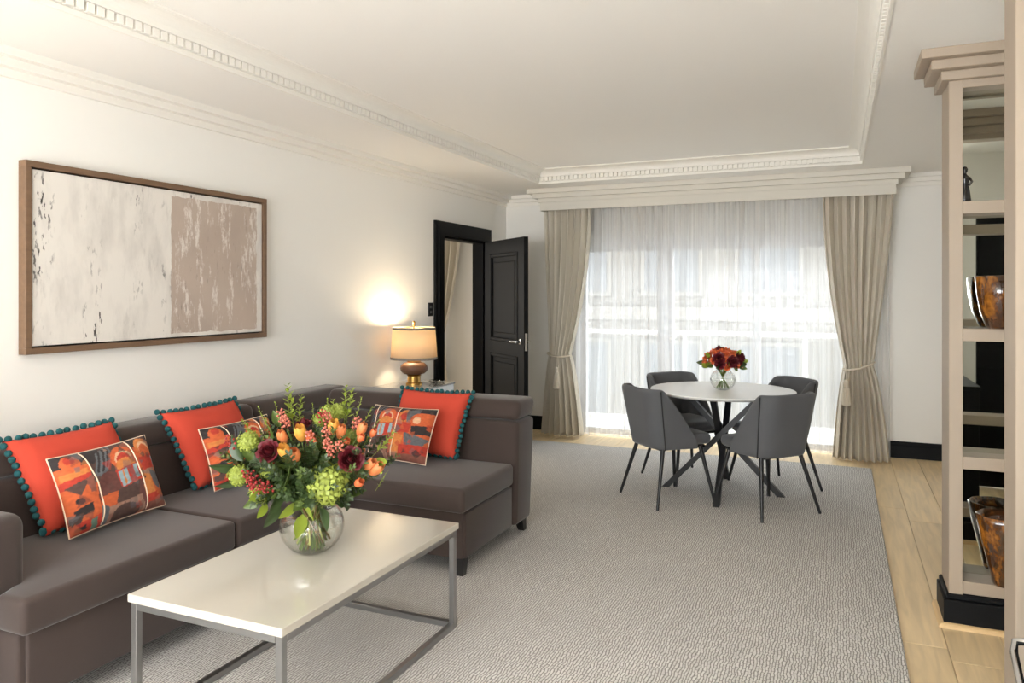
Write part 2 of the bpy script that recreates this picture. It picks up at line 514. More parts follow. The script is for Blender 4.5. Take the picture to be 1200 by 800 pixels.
# tray crown with dentils
b = B()
cove = [(.035 + .068 * (1 - math.cos(t * PI / 2 / 6)), 2.574 + .044 * math.sin(t * PI / 2 / 6)) for t in range(7)]
prof = [(0, 2.497), (.014, 2.497), (.014, 2.518), (.008, 2.522), (.008, 2.562), (.035, 2.562), (.035, 2.574)] + cove + [(.112, 2.619), (.112, ZC)]
rings_rect(b, TX0, TX1, TY0, TY1, prof)
crown = struct(obj('trim_1', b, M['trimw']))
bm = B(); box(bm, -.0155, .0155, -.001, .021, 0, .036)
dm = obj('dentil', bm, M['trimw'], crown)
den_me = dm.data
first = True
def put_dentil(loc, rz):
    global first
    if first:
        o = dm; first = False
    else:
        o = inst('dentil', den_me, crown)
    o.location = loc; o.rotation_euler = (0, 0, rz)
P = .0425
n = int((6.60 - 1.5) / P)
for k in range(n): put_dentil((TX0 + .008, 6.60 - k * P, 2.5245), -PI / 2)
n = int((TX1 - TX0 - .07) / P)
for k in range(n): put_dentil((TX0 + .05 + k * P, TY1 - .008, 2.5245), PI)
n = int((6.60 - 2.9) / P)
for k in range(n): put_dentil((TX1 - .008, 6.60 - k * P, 2.5245), PI / 2)

# stepped wall cornice
b = B()
step = [(0, 2.392), (.022, 2.392), (.022, 2.428), (.062, 2.428), (.062, 2.464), (.105, 2.464), (.105, ZS)]
rings_rect(b, XL, XR, YF, YB, step)
struct(obj('trim_2', b, M['trimw']))

# pelmet over the window
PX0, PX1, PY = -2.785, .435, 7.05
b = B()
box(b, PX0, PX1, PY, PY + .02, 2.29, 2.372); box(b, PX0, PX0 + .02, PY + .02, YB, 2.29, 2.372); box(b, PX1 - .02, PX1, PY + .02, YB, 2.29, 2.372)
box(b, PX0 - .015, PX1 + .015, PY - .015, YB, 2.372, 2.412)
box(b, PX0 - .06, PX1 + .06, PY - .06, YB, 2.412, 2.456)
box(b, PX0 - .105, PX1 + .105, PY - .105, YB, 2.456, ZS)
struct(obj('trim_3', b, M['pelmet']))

def baseboard(name, x0, x1, y0, y1, ax, sgn):
    """profiled black skirting; runs along ax"""
    bm = B()
    pr = [(0, 0), (.018, 0), (.018, .105), (.012, .115), (.012, .135), (.005, .145), (0, .145)]
    if ax == 'x':
        rs = [[bm.verts.new((xx, y0 + sgn * d, z)) for d, z in pr] for xx in (x0, x1)]
    else:
        rs = [[bm.verts.new((x0 + sgn * d, yy, z)) for d, z in pr] for yy in (y0, y1)]
    n = len(pr)
    for i in range(n): bm.faces.new((rs[0][i], rs[0][(i + 1) % n], rs[1][(i + 1) % n], rs[1][i]))
    bm.faces.new(rs[0]); bm.faces.new(rs[1][::-1])
    return struct(obj(name, bm, M['black']))
baseboard('baseboard_back_left', XL, WX0 - .06, YB, YB, 'x', -1)
baseboard('baseboard_back_right', WX1 + .06, XR, YB, YB, 'x', -1)
baseboard('baseboard_left', XL, XL, YF, DY0 - .13, 'y', 1)
baseboard('baseboard_right', XR, XR, YF, YB, 'y', -1)

# window: sliding frame, panes
b = B()
y0, y1 = YB + .03, YB + .10
box(b, WX0, WX1, y0, y1, WZ - .14, WZ); box(b, WX0, WX1, y0, y1, 0, .06)
box(b, WX0, WX0 + .07, y0, y1, .06, WZ - .14); box(b, WX1 - .07, WX1, y0, y1, .06, WZ - .14)
win = struct(obj('window_1', b, M['winframe']))
for x, ww in ((-1.6, .15), (-.73, .075)):
    bm = B(); box(bm, x - ww / 2, x + ww / 2, y0 - .01, y1 + .01, .06, WZ - .14, .004, 1); obj('mullion', bm, M['winframe'], win)
for xa, xb in ((WX0 + .07, -1.675), (-1.525, -.7675), (-.6925, WX1 - .07)):
    bm = B(); box(bm, xa, xb, YB + .06, YB + .068, .06, WZ - .14); obj('pane', bm, M['pane'], win)
# rear window frame behind the camera
b = B()
for xa, xb, za, zb in ((-2.85, .35, .4, .46), (-2.85, .35, 2.24, 2.3), (-2.85, -2.79, .46, 2.24), (.29, .35, .46, 2.24), (-1.28, -1.22, .46, 2.24)):
    box(b, xa, xb, YF - .13, YF - .08, za, zb)
struct(obj('window_2', b, M['winframe']))

# side door: casing, leaf, handle
b = B()
for d, t in ((.13, .025), (.09, .04)):
    box(b, XL, XL + t, DY0 - d, DY0, 0, DZ + d); box(b, XL, XL + t, DY1, DY1 + d, 0, DZ + d); box(b, XL, XL + t, DY0, DY1, DZ, DZ + d)
box(b, XL - .12, XL, DY0, DY0 + .02, 0, DZ); box(b, XL - .12, XL, DY1 - .02, DY1, 0, DZ); box(b, XL - .12, XL, DY0 + .02, DY1 - .02, DZ - .02, DZ)
door = struct(obj('door_1', b, M['black']))
leaf_root = bpy.data.objects.new('door_leaf', None); COL.objects.link(leaf_root); leaf_root.parent = door
leaf_root.location = (XL + .045, DY1 - .025, 0)
leaf_root.rotation_euler = (0, 0, math.radians(-90 + 49))      # +x runs from hinge to free edge
LW = .90
b = B(); st = .14
z = [.02, .24, .86, 1.0, 1.83, DZ - .012]
box(b, 0, st, -.022, .022, .02, z[5]); box(b, LW - st, LW, -.022, .022, .02, z[5])
for za, zb in ((z[0], z[1]), (z[2], z[3]), (z[4], z[5])): box(b, st, LW - st, -.022, .022, za, zb)
obj('leaf_frame', b, M['black'], leaf_root)
for za, zb in ((z[1], z[2]), (z[3], z[4])):
    bm = B(); box(bm, st, LW - st, -.008, .008, za, zb)
    box(bm, st + .07, LW - st - .07, -.016, .016, za + .07, zb - .07, .008, 1)
    for s in (-1, 1):
        ya, yb = (-.030, -.008) if s < 0 else (.008, .030)
        box(bm, st - .01, st + .025, ya, yb, za - .01, zb + .01, .006, 1); box(bm, LW - st - .025, LW - st + .01, ya, yb, za - .01, zb + .01, .006, 1)
        box(bm, st + .025, LW - st - .025, ya, yb, za - .01, za + .025, .006, 1); box(bm, st + .025, LW - st - .025, ya, yb, zb - .025, zb + .01, .006, 1)
    obj('door_panel', bm, M['black'], leaf_root)
for s in (-1, 1):
    bm = B()
    lathe(bm, [(.026, 0), (.026, .008), (.012, .010), (.010, .045)], 20)
    bmesh.ops.rotate(bm, verts=bm.verts, cent=(0, 0, 0), matrix=Matrix.Rotation(PI / 2 * (1 if s < 0 else -1), 3, 'X'))
    tube(bm, [(0, s * .045, 0), (-.04, s * .047, 0), (-.08, s * .048, -.004), (-.12, s * .048, -.002)], .009, 10)
    bmesh.ops.translate(bm, verts=bm.verts, vec=(LW - .07, s * .022, 1.01))
    obj('door_handle', bm, M['chrome'], leaf_root, auto=40)
bm = B(); box(bm, LW, LW + .002, -.012, .012, .93, 1.09); obj('lock_plate', bm, M['chrome'], leaf_root)

# switch by the door
t = thing('light_switch', 'small black light switch on white wall beside dark door casing', 'switch', (XL, 5.775, 1.31))
b = B(); box(b, 0, .009, -.042, .042, -.06, .06, .003, 2); obj('plate', b, M['switch'], t)
for zz in (-.022, .022):
    b = B(); box(b, .009, .013, -.016, .016, zz - .012, zz + .012, .002, 1); obj('rocker', b, M['steel'], t)

# ------------------------------------------------------------------ outside
b = B(); box(b, -4.5, 2.5, YB + .22, 8.95, -.2, -.03)
tag(obj('balcony_slab', b, M['white_stone']), 'pale balcony floor outside the sheer curtained window', 'balcony')
t = thing('balcony_railing', 'white balcony railing with glass panels beyond the window', 'railing', (-1, 8.8, -.03))
b = B(); box(b, -3.4, 3.4, -.03, .03, 1.0, 1.045); obj('handrail', b, M['winframe'], t)
for k in range(6):
    xx = -3.3 + k * 1.32
    b = B(); box(b, xx - .02, xx + .02, -.02, .02, 0, 1.0); obj('post', b, M['winframe'], t)
    if k < 5:
        b = B(); box(b, xx + .04, xx + 1.28, -.006, .006, .08, .96); obj('pane', b, M['pane'], t)
t = thing('street_facade', 'pale stone building front across the street seen through sheers', 'building', (-2.5, 17, -9))
b = B(); box(b, -11, 9, 0, .6, 0, 14.6); obj('wall', b, M['facade'], t)
for fl in range(5):
    zz = 1.2 + fl * 3.1
    b = B(); box(b, -11, 9, -.07, 0, zz + 2.45, zz + 2.75); obj('string_course', b, M['facade2'], t)
    for k in range(9):
        if fl in (0, 1): continue
        xx = -10 + k * 2.1
        b = B(); box(b, xx - .1, xx + 1.3, -.08, .02, zz - .1, zz + 2.0)
        fr = obj('window_surround', b, M['facade2'], t)
        b = B(); box(b, xx, xx + 1.2, -.10, -.05, zz, zz + 1.9); obj('window_pane', b, M['farglass'], fr)

# ------------------------------------------------------------------ carpet
t_r = thing('carpet', 'large pale grey ribbed carpet under sofa and dining table', 'rug', (-1.4, 3.0, 0))
b = B(); box(b, -3.28, .232, -2.0, 6.80, .0005, .013, .004, 2); obj('pile', b, M['rug'], t_r, off=(-1.4, 3, 0))
b = B()
for xa, xb, ya, yb in ((.224, .238, -2.0, 6.806), (-3.28, .238, 6.794, 6.806)): box(b, xa, xb, ya, yb, .0005, .0145, .003, 1)
obj('bound_edge', b, M['rug'], t_r, off=(-1.4, 3, 0))
RZ = .013

# ------------------------------------------------------------------ sectional sofa
S0 = (-2.8, 3.0, RZ)
sofa = thing('sectional_sofa', 'dark brown velvet corner sofa along the white wall', 'sofa', S0)
def spart(name, bm, mt='sofa', auto=50):
    return obj(name, bm, M[mt], sofa, off=S0, auto=auto)
def sbox(name, x0, x1, y0, y1, z0, z1, bev=.03, seg=4, mt='sofa'):
    bm = B(); box(bm, x0, x1, y0, y1, z0, z1, bev, seg); return spart(name, bm, mt)
XB = -3.30; XI = -3.05; XS = -2.41; YE0 = 1.57; YM = 2.508; YC = 3.355; YI = 3.985; YBK = 4.27; XE = -1.735
# seat cushions
bm = B(); prism(bm, [(XI, 1.70), (-2.555, 1.70), (-2.555, YE0), (XS, YE0), (XS, YM - .003), (XI, YM - .003)], .335, .46, .024, 4); spart('seat_cushion', bm)
sbox('seat_cushion', XI, XS, YM + .003, YC - .003, .335, .46, .024)
sbox('seat_cushion', XI, XS - .02, YC + .002, YI, .335, .458, .024)
sbox('seat_cushion', XS - .017, XE, YC - .015, YI, .335, .462, .026)
# bases
bm = B(); prism(bm, [(XB, YE0 + .015), (XS - .05, YE0 + .015), (XS - .05, YC + .02), (XE - .02, YC + .02), (XE - .02, YI), (XB, YI)], .095, .334, .012, 3); spart('base', bm)
sbox('base_panel', XS - .055, XS - .035, YE0 + .04, YC + .0, .10, .332, .006, 2)
sbox('base_panel', XE - .03, XE - .008, YC + .03, YI - .012, .10, .328, .006, 2)
# backs
def back_prism(name, pts, axis, a0, a1, bev=.025):
    """pts: (depth, z) profile; axis 'y': depth = x; axis 'x': depth = y"""
    bm = B()
    if axis == 'y':
        mt = Matrix(((1, 0, 0, 0), (0, 0, -1, 0), (0, 1, 0, 0), (0, 0, 0, 1)))
        prism(bm, pts, -a1, -a0, bev, 4, mt)
    else:
        mt = Matrix(((0, 0, 1, 0), (1, 0, 0, 0), (0, 1, 0, 0), (0, 0, 0, 1)))
        prism(bm, pts, a0, a1, bev, 4, mt)
    return spart(name, bm)
for a0, a1 in ((1.71, 2.50), (2.506, 3.352), (3.358, 4.02)):
    back_prism('back_cushion', [(XB, .34), (XI, .34), (-3.085, .70), (XB, .70)], 'y', a0, a1)
back_prism('back_roll', [(XB, .705), (-3.075, .705), (-3.10, .815), (XB, .815)], 'y', 1.47, 3.352, .035)
back_prism('back_roll', [(XB, .705), (-3.075, .705), (-3.10, .822), (XB, .822)], 'y', 3.358, 4.26, .035)
back_prism('back_cushion', [(YI, .095), (YBK - .06, .095), (YBK + .0, .70), (YI + .03, .70)], 'x', XI - .03, XE + .012)
back_prism('back_roll', [(YI + .015, .705), (YBK + .0, .705), (YBK + .01, .820), (YI + .05, .820)], 'x', -3.098, XE + .014, .035)
# arm at the near end
sbox('armrest', XB, -2.56, 1.45, 1.69, .095, .70, .05, 5)
for fx, fy, dx, dy in ((XE - .05, YC + .05, .012, -.012), (XE - .05, YBK - .09, .012, .015), (XS - .1, YE0 + .07, .01, -.01), (XS - .1, YC - .05, .01, 0), (XB + .08, YE0 + .07, 0, -.01), (XB + .08, YBK - .12, 0, .01), (XS - .1, 2.5, .01, 0)):
    bm = B(); taper_box(bm, fx, fy, .038, RZ, .062, .096, dx, dy); spart('foot', bm, 'foot', None)

# ------------------------------------------------------------------ cushions
def grid_pillow(w_, h_, th, nu, nv, pinch=.03, sk=0):
    """returns bm + function: closed pillow, front at -Y; bottom edge at z=0"""
    bm = B(); F = []; K = []
    def shape(u, v):
        # edges bow inwards between the corners
        bu = 1 - pinch * (1 - (2 * v - 1) ** 2) * 1.0
        bv = 1 - pinch * (1 - (2 * u - 1) ** 2) * 1.0
        xx = (u - .5) * w_ * bu + sk * (v - .25); zz = h_ * .5 + (v - .5) * h_ * bv
        e = max(0, (1 - (2 * u - 1) ** 4)) * max(0, (1 - (2 * v - 1) ** 4))
        d = th * .5 * e ** .55
        d += .006 * e * noise.noise((u * 5, v * 5, w_ * 7))
        return xx, zz, d
    for j in range(nv + 1):
        F.append([]); K.append([])
        for i in range(nu + 1):
            xx, zz, d = shape(i / nu, j / nv)
            f = bm.verts.new((xx, -d, zz)); F[-1].append(f)
            K[-1].append(f if i in (0, nu) or j in (0, nv) else bm.verts.new((xx, d, zz)))
    for j in range(nv):
        for i in range(nu):
            bm.faces.new((F[j][i], F[j][i + 1], F[j + 1][i + 1], F[j + 1][i]))
            bm.faces.new((K[j][i], K[j + 1][i], K[j + 1][i + 1], K[j][i + 1]))
    return bm, shape

def frame_from(BL, BR, TL):
    BL, BR, TL = Vector(BL), Vector(BR), Vector(TL)
    X = (BR - BL).normalized(); Zr = TL - BL
    Z = (Zr - X * Zr.dot(X)).normalized(); Y = Z.cross(X)
    m = Matrix((X, Y, Z)).transposed().to_4x4(); m.translation = (BL + BR) / 2
    return m

pom = B(); bmesh.ops.create_icosphere(pom, subdivisions=2, radius=.0145)
for v in pom.verts: v.co *= 1 + .10 * noise.noise(v.co * 160)
pom_me = None

def red_cushion(label, BL, BR, TL, w_=.50, h_=.42, sk=-.07):
    global pom_me
    root = thing('square_cushion', label, 'cushion', group='coral red cushions with pompom trim')
    root.matrix_world = frame_from(BL, BR, TL)
    bm, sh = grid_pillow(w_, h_, .15, 28, 28, .065, sk); obj('cover', bm, M['red'], root, smooth=True)
    if pom_me is None:
        o = obj('pompom', pom, M['teal'], root, smooth=True); pom_me = o.data; firstp = o
    else: firstp = None
    n = 14
    pts = []
    for k in range(n): pts.append(sh(k / n, 0)); pts.append(sh(1, k / n)); pts.append(sh(1 - k / n, 1)); pts.append(sh(0, 1 - k / n))
    rnd = random.Random(int(w_ * 1000) + int(BL[1] * 100))
    cx, cz = 0, h_ / 2
    for xx, zz, d in pts:
        dirv = Vector((xx, 0, (zz - cz))).normalized() * .008
        l = (xx + dirv.x + rnd.uniform(-.003, .003), rnd.uniform(-.006, .006), max(zz + dirv.z, .013) + rnd.uniform(-.003, .003))
        if firstp: firstp.location = l; firstp = None
        else: inst('pompom', pom_me, root, l, (rnd.random() * 6, rnd.random() * 6, 0))
    return root

# printed cloth: flat print painted from shapes
OR, RD, PL, BRN, GY, BL_, CR, TN, YE, GN, DK, MV = [C(*c)[:3] for c in ((206, 98, 54), (186, 60, 44), (104, 62, 56), (84, 62, 56), (98, 100, 104), (150, 172, 178), (224, 178, 140), (160, 122, 104), (210, 128, 66), (100, 124, 108), (52, 46, 46), (136, 82, 68))]
def sub_panel(o):   # motif of the wide panel, shifted by o
    return [('p', [(o, 1), (o + .47, 1), (o + .47, .55), (o, .55)], BRN), ('p', [(o, 1), (o + .2, 1), (o + .05, .78), (o, .8)], DK),
            ('p', [(o + .02, .62), (o + .10, .90), (o + .28, .99), (o + .22, .78), (o + .12, .58)], GY),
            ('p', [(o + .05, .66), (o + .13, .92), (o + .15, .92), (o + .07, .65)], DK), ('p', [(o + .10, .66), (o + .18, .94), (o + .20, .94), (o + .12, .66)], DK), ('p', [(o + .15, .70), (o + .23, .96), (o + .25, .95), (o + .17, .70)], DK),
            ('d', o + .14, .42, .13, .22, PL), ('p', [(o + .2, .85), (o + .47, .98), (o + .47, .6), (o + .24, .55)], MV),
            ('d', o + .34, .76, .13, .16, OR), ('d', o + .34, .75, .09, .11, CR), ('d', o + .34, .74, .07, .09, RD), ('d', o + .34, .66, .10, .10, YE),
            ('p', [(o + .22, .62), (o + .46, .66), (o + .46, .44), (o + .24, .38)], RD), ('p', [(o + .24, .60), (o + .34, .62), (o + .34, .42), (o + .25, .40)], BL_), ('p', [(o + .28, .60), (o + .30, .60), (o + .30, .42), (o + .28, .42)], YE), ('p', [(o + .41, .64), (o + .45, .64), (o + .45, .47), (o + .41, .46)], BL_),
            ('p', [(o, .40), (o + .25, .36), (o + .47, .44), (o + .47, 0), (o, 0)], PL), ('p', [(o + .02, .36), (o + .24, .37), (o + .16, .22), (o, .20)], OR), ('p', [(o + .2, .38), (o + .44, .42), (o + .38, .20), (o + .14, .18)], BRN),
            ('p', [(o, .20), (o + .42, .24), (o + .47, 0), (o, 0)], TN), ('d', o + .24, .06, .15, .13, BRN), ('p', [(o, .26), (o + .07, .22), (o + .05, 0), (o, 0)], GY)]
PRINT = [('p', [(0, 0), (1, 0), (1, 1), (0, 1)], OR)]
PRINT += [('p', [(.0, 1), (.27, 1), (.27, .8), (0, .82)], DK), ('d', .13, .86, .08, .11, OR), ('d', .13, .90, .045, .05, RD), ('p', [(.03, .74), (.24, .76), (.27, .60), (.02, .60)], YE),
          ('p', [(.02, .66), (.27, .70), (.27, .58), (.02, .56)], RD), ('p', [(.04, .58), (.24, .64), (.13, .44)], BRN), ('p', [(.2, .62), (.27, .66), (.27, .44), (.22, .46)], MV),
          ('d', .12, .38, .035, .04, DK), ('p', [(.05, .28), (.22, .34), (.20, .22), (.08, .20)], DK), ('p', [(.02, .22), (.12, .24), (.08, .12), (.02, .12)], BRN), ('p', [(.0, .12), (.27, .17), (.27, 0), (0, 0)], RD), ('p', [(.17, .14), (.23, .15), (.23, .02), (.17, .02)], GN), ('p', [(.03, .08), (.13, .1), (.13, .05), (.03, .04)], DK)]
PRINT += sub_panel(.27)
PRINT += [('p', [(.74, 0), (1, 0), (1, 1), (.74, 1)], OR), ('p', [(.74, 1), (1, 1), (1, .9), (.74, .86)], DK), ('d', .87, .84, .10, .13, YE), ('d', .87, .83, .07, .09, CR), ('d', .87, .80, .06, .08, OR),
          ('p', [(.76, .70), (.98, .74), (.98, .54), (.78, .52)], RD), ('p', [(.93, .70), (.99, .70), (.99, .56), (.93, .55)], BL_), ('p', [(.74, .52), (.99, .55), (.99, .40), (.74, .40)], TN), ('p', [(.84, .52), (.98, .44), (.92, .22), (.86, .30)], GY),
          ('p', [(.74, .5), (.84, .46), (.85, .18), (.74, .16)], YE), ('d', .77, .44, .012, .015, DK), ('p', [(.74, .2), (1, .24), (1, .12), (.74, .1)], RD), ('p', [(.74, .1), (1, .13), (1, 0), (.74, 0)], MV)]
def inpoly(u, v, P_):
    c = False; j = len(P_) - 1
    for i in range(len(P_)):
        xi, yi = P_[i]; xj, yj = P_[j]
        if (yi > v) != (yj > v) and u < (xj - xi) * (v - yi) / (yj - yi) + xi: c = not c
        j = i
    return c
def paint(u, v, PR):
    uu = u + .008 * noise.noise((u * 14, v * 14, 1)); vv = v + .008 * noise.noise((u * 14, v * 14, 5))
    for s in reversed(PR):
        if s[0] == 'p':
            if inpoly(uu, vv, s[1]): return s[2]
        elif ((uu - s[1]) / s[3]) ** 2 + ((vv - s[2]) / s[4]) ** 2 < 1: return s[5]
    return OR
PRINT2 = [('p', [(0, 0), (1, 0), (1, 1), (0, 1)], OR)] + sub_panel(.0) + [('p', [(.47, 0), (1, 0), (1, 1), (.47, 1)], OR), ('p', [(.47, 1), (1, 1), (1, .88), (.47, .86)], DK), ('d', .60, .80, .09, .12, YE), ('d', .60, .78, .06, .08, RD), ('p', [(.62, .9), (.8, .96), (.82, .7), (.66, .66)], GY), ('d', .80, .74, .09, .12, OR), ('d', .80, .73, .05, .07, CR),
          ('p', [(.52, .66), (.74, .68), (.72, .5), (.54, .48)], RD), ('p', [(.74, .62), (.98, .66), (.98, .5), (.76, .46)], DK), ('p', [(.66, .5), (.98, .42), (.9, .2), (.7, .2)], GY), ('p', [(.5, .46), (.66, .44), (.62, .12), (.5, .1)], YE), ('p', [(.62, .28), (1, .3), (1, .12), (.62, .1)], RD), ('p', [(.47, .12), (1, .14), (1, 0), (.47, 0)], MV)]

def enrich(PR, seed):
    r_ = random.Random(seed); out = []
    pal = [OR, RD, PL, BRN, GY, TN, YE, DK, MV, GY, BRN]
    for _ in range(46):
        cx, cy = r_.random(), r_.random(); a0 = r_.random() * 6; n_ = r_.choice((3, 4)); q = r_.uniform(.025, .075)
        out.append(('b', [(cx + q * math.cos(a0 + i * 2 * PI / n_), cy + 1.3 * q * math.sin(a0 + i * 2 * PI / n_)) for i in range(n_)], r_.choice(pal), r_.uniform(.35, .75)))
    return out
def lerp_(a, b_, t): return a + (b_ - a) * t
def print_cushion(label, BL, BR, TL, PR, seams, w_=.46, h_=.33):
    root = thing('printed_cushion', label, 'cushion', group='rectangular printed cushions')
    root.matrix_world = frame_from(BL, BR, TL)
    nu, nv = 120, 90
    bm, sh = grid_pillow(w_, h_, .13, nu, nv, .05)
    o = obj('cover', bm, M['print'], root, smooth=True)
    at = o.data.attributes.new('print', 'FLOAT_COLOR', 'POINT')
    cols = []; extra = enrich(PR, int(BL[1] * 100))
    for v in o.data.vertices:
        u_ = min(1, max(0, v.co.x / w_ + .5)); v_ = min(1, max(0, v.co.z / h_))
        c = paint(u_, v_, PR)
        for s_ in extra:
            if inpoly(u_, v_, s_[1]): c = tuple(lerp_(c[i], s_[2][i], s_[3]) for i in range(3))
        k = .9 + .2 * noise.noise((u_ * 30, v_ * 30, 3))
        cols += [c[0] * k, c[1] * k, c[2] * k, 1]
    at.data.foreach_set('color', cols)
    for su in seams:
        bm = B(); pts = []
        for k in range(25):
            vv = .02 + .96 * k / 24
            xx, zz, d = sh(su + .018 * math.sin(vv * PI * 1.4), vv); pts.append((xx, -d - .0005, zz))
        tube(bm, pts, .0028, 6); obj('seam_piping', bm, M['cream'], root, smooth=True)
    bm = B(); pts = []
    for k in range(40): pts.append(sh(k / 40, 0))
    for k in range(30): pts.append(sh(1, k / 30))
    for k in range(40): pts.append(sh(1 - k / 40, 1))
    for k in range(30): pts.append(sh(0, 1 - k / 30))
    tube(bm, [(p[0], 0, p[1]) for p in pts], .0032, 6, closed=True); obj('edge_piping', bm, M['cream'], root, smooth=True)
    return root

SZ = .462 + RZ
red_cushion('coral red cushion with teal pompoms nearest the armrest', (-2.925, 1.98, SZ), (-2.925, 2.48, SZ), (-3.10, 1.98, .86))
red_cushion('coral red pompom cushion in the middle of the long sofa back', (-2.925, 2.745, SZ), (-2.925, 3.245, SZ), (-3.10, 2.745, .86))
red_cushion('coral red pompom cushion on the short sofa section below lamp', (-2.555, 3.915, SZ), (-2.065, 3.885, SZ), (-2.555, 4.06, .90), .50, .40, .04)
print_cushion('abstract print cushion nearest the armrest, before the red one', (-2.79, 2.00, SZ + .004), (-2.79, 2.46, SZ + .022), (-2.915, 1.97, .80), PRINT, (.27, .74))
print_cushion('abstract print cushion half hidden behind the large bouquet', (-2.81, 2.775, SZ + .004), (-2.80, 3.235, SZ + .01), (-2.925, 2.74, .80), PRINT, (.27, .74), .47, .315)
print_cushion('abstract print cushion on the short sofa section', (-2.60, 3.70, SZ + .004), (-2.145, 3.665, SZ + .006), (-2.585, 3.85, .80), PRINT2, (.14, .50), .46, .325)

# ------------------------------------------------------------------ coffee table
CT = (-1.83, 2.305, RZ)
ct = thing('coffee_table', 'white topped coffee table with steel box frame', 'table', CT)
b = B(); box(b, -.322, .322, -.56, .56, .420, .447, .003, 2); obj('table_top', b, M['white_top'], ct)
fw = .025
def cbar(name, *a):
    bm = B(); box(bm, *a, .002, 1); obj(name, bm, M['steel'], ct)
ex, ey = .315, .552
for sx in (-1, 1):
    xa, xb = sorted((sx * ex, sx * (ex - fw)))
    cbar('top_rail', xa, xb, -ey + fw, ey - fw, .395, .42)
    cbar('bottom_rail', xa, xb, -ey + fw, ey - fw, 0, fw)
    for sy in (-1, 1):
        ya, yb = sorted((sy * ey, sy * (ey - fw)))
        cbar('leg', xa, xb, ya, yb, 0, .42)
for sy in (-1, 1):
    ya, yb = sorted((sy * ey, sy * (ey - fw)))
    cbar('top_rail', -ex + fw, ex - fw, ya, yb, .395, .42)
    cbar('bottom_rail', -ex + fw, ex - fw, ya, yb, 0, fw)
CTZ = RZ + .447

# ------------------------------------------------------------------ dining table
DT = (-.785, 5.585, RZ)
dt = thing('dining_table', 'round white dining table on crossed black legs', 'table', DT)
b = B(); lathe(b, [(.47, .716), (.498, .724), (.510, .734), (.511, .739), (.508, .742)], 72); obj('table_top', b, M['marble'], dt, auto=30)
for k in range(4):
    a = k * PI / 2
    d = Vector((math.cos(a), math.sin(a), 0)); s = Vector((-d.y, d.x, 0))
    bm = B(); hw = .021; off = s * .021
    p0 = d * .405 + off; p1 = -d * .275 + off
    lo = [p0 + d * .026 * i + s * hw * j for i, j in ((-1, -1), (1, -1), (1, 1), (-1, 1))]
    hi = [p1 + d * .026 * i + s * hw * j for i, j in ((-1, -1), (1, -1), (1, 1), (-1, 1))]
    va = [bm.verts.new((p.x, p.y, .0)) for p in lo]; vb = [bm.verts.new((p.x, p.y, .712)) for p in hi]
    bm.faces.new(va); bm.faces.new(vb)
    for i in range(4): bm.faces.new((va[i], va[(i + 1) % 4], vb[(i + 1) % 4], vb[i]))
    obj('leg', bm, M['blackm'], dt)
b = B(); lathe(b, [(.33, .708), (.33, .716)], 40); obj('support_plate', b, M['blackm'], dt)
DTZ = RZ + .742

# ------------------------------------------------------------------ dining chairs
def make_chair():
    root = thing('dining_chair', '', 'chair', group='charcoal chairs round the dining table')
    # shell
    nt_, nz_ = 40, 9
    bm = B(); G = []
    def plan(t, z):
        """t in [-1,1]; U-shaped plan, returns x,y"""
        q = (z - .375) / .42
        a = .205 + .02 * q; bk = .185 + .085 * q; yf = .13; r = .10
        side = yf + bk - r; arc = PI / 2 * r; half = a - r
        tot = side + arc + half
        s = (1 - abs(t)) * tot      # distance from front end
        sg = -1 if t < 0 else 1
        if s < side: x_, y_ = a, yf - s
        elif s < side + arc:
            th = (s - side) / r; x_, y_ = a - r + r * math.cos(th), -bk + r - r * math.sin(th)
        else: x_, y_ = a - r - (s - side - arc), -bk
        y_ += -.012 * (1 - (x_ / a) ** 2) * (1 if y_ < -bk + r else 0)
        return sg * x_, y_, s / side
    for i in range(nt_ + 1):
        t = -1 + 2 * i / nt_
        col = []
        _, _, f = plan(t, .375)
        hz = .405 + (.79 - .405) * min(1, f * .93) ** .95 if f < 1.07 else .79
        if f >= 1.07: hz = .79 + .008 * (1 - abs(t))
        for j in range(nz_ + 1):
            z = .375 + (hz - .375) * j / nz_
            x_, y_, _ = plan(t, z); col.append(bm.verts.new((x_, y_, z)))
        G.append(col)
    for i in range(nt_):
        for j in range(nz_): bm.faces.new((G[i][j], G[i][j + 1], G[i + 1][j + 1], G[i + 1][j]))
    sh = obj('back_shell', bm, M['chair'], root, smooth=True)
    md = sh.modifiers.new('thick', 'SOLIDIFY'); md.thickness = .038; md.offset = -1
    # make sure thickness grows inwards
    c = sh.data.polygons[len(sh.data.polygons) // 2]
    if c.normal.dot(Vector((c.center.x, c.center.y, 0))) < 0: md.offset = 1
    sd = sh.modifiers.new('soft', 'SUBSURF'); sd.levels = 1; sd.render_levels = 1
    # piping seams at back corners
    for sg in (-1, 1):
        bm = B(); pts = []
        for k in range(10):
            z = .38 + .40 * k / 9
            x_, y_, _ = plan(sg * .46, z); pts.append((x_ * 1.006, y_ - .002, z))
        tube(bm, pts, .0045, 6); obj('seam_piping', bm, M['piping'], root, smooth=True)
    bm = B(); box(bm, -.178, .178, -.16, .265, .392, .472, .036, 4); obj('seat', bm, M['chair'], root, smooth=True)
    bm = B(); box(bm, -.16, .16, -.15, .22, .370, .392, .008, 2); obj('seat_base', bm, M['blackm'], root)
    for sx in (-1, 1):
        for ty, by in ((.17, .235), (-.13, -.225)):
            bm = B(); tube(bm, [(sx * .165, ty, .385), (sx * .245, by, 0)], .0155, 10, .0095); obj('leg', bm, M['blackm'], root, auto=40)
    return root
ch0 = make_chair()
CHD = .475
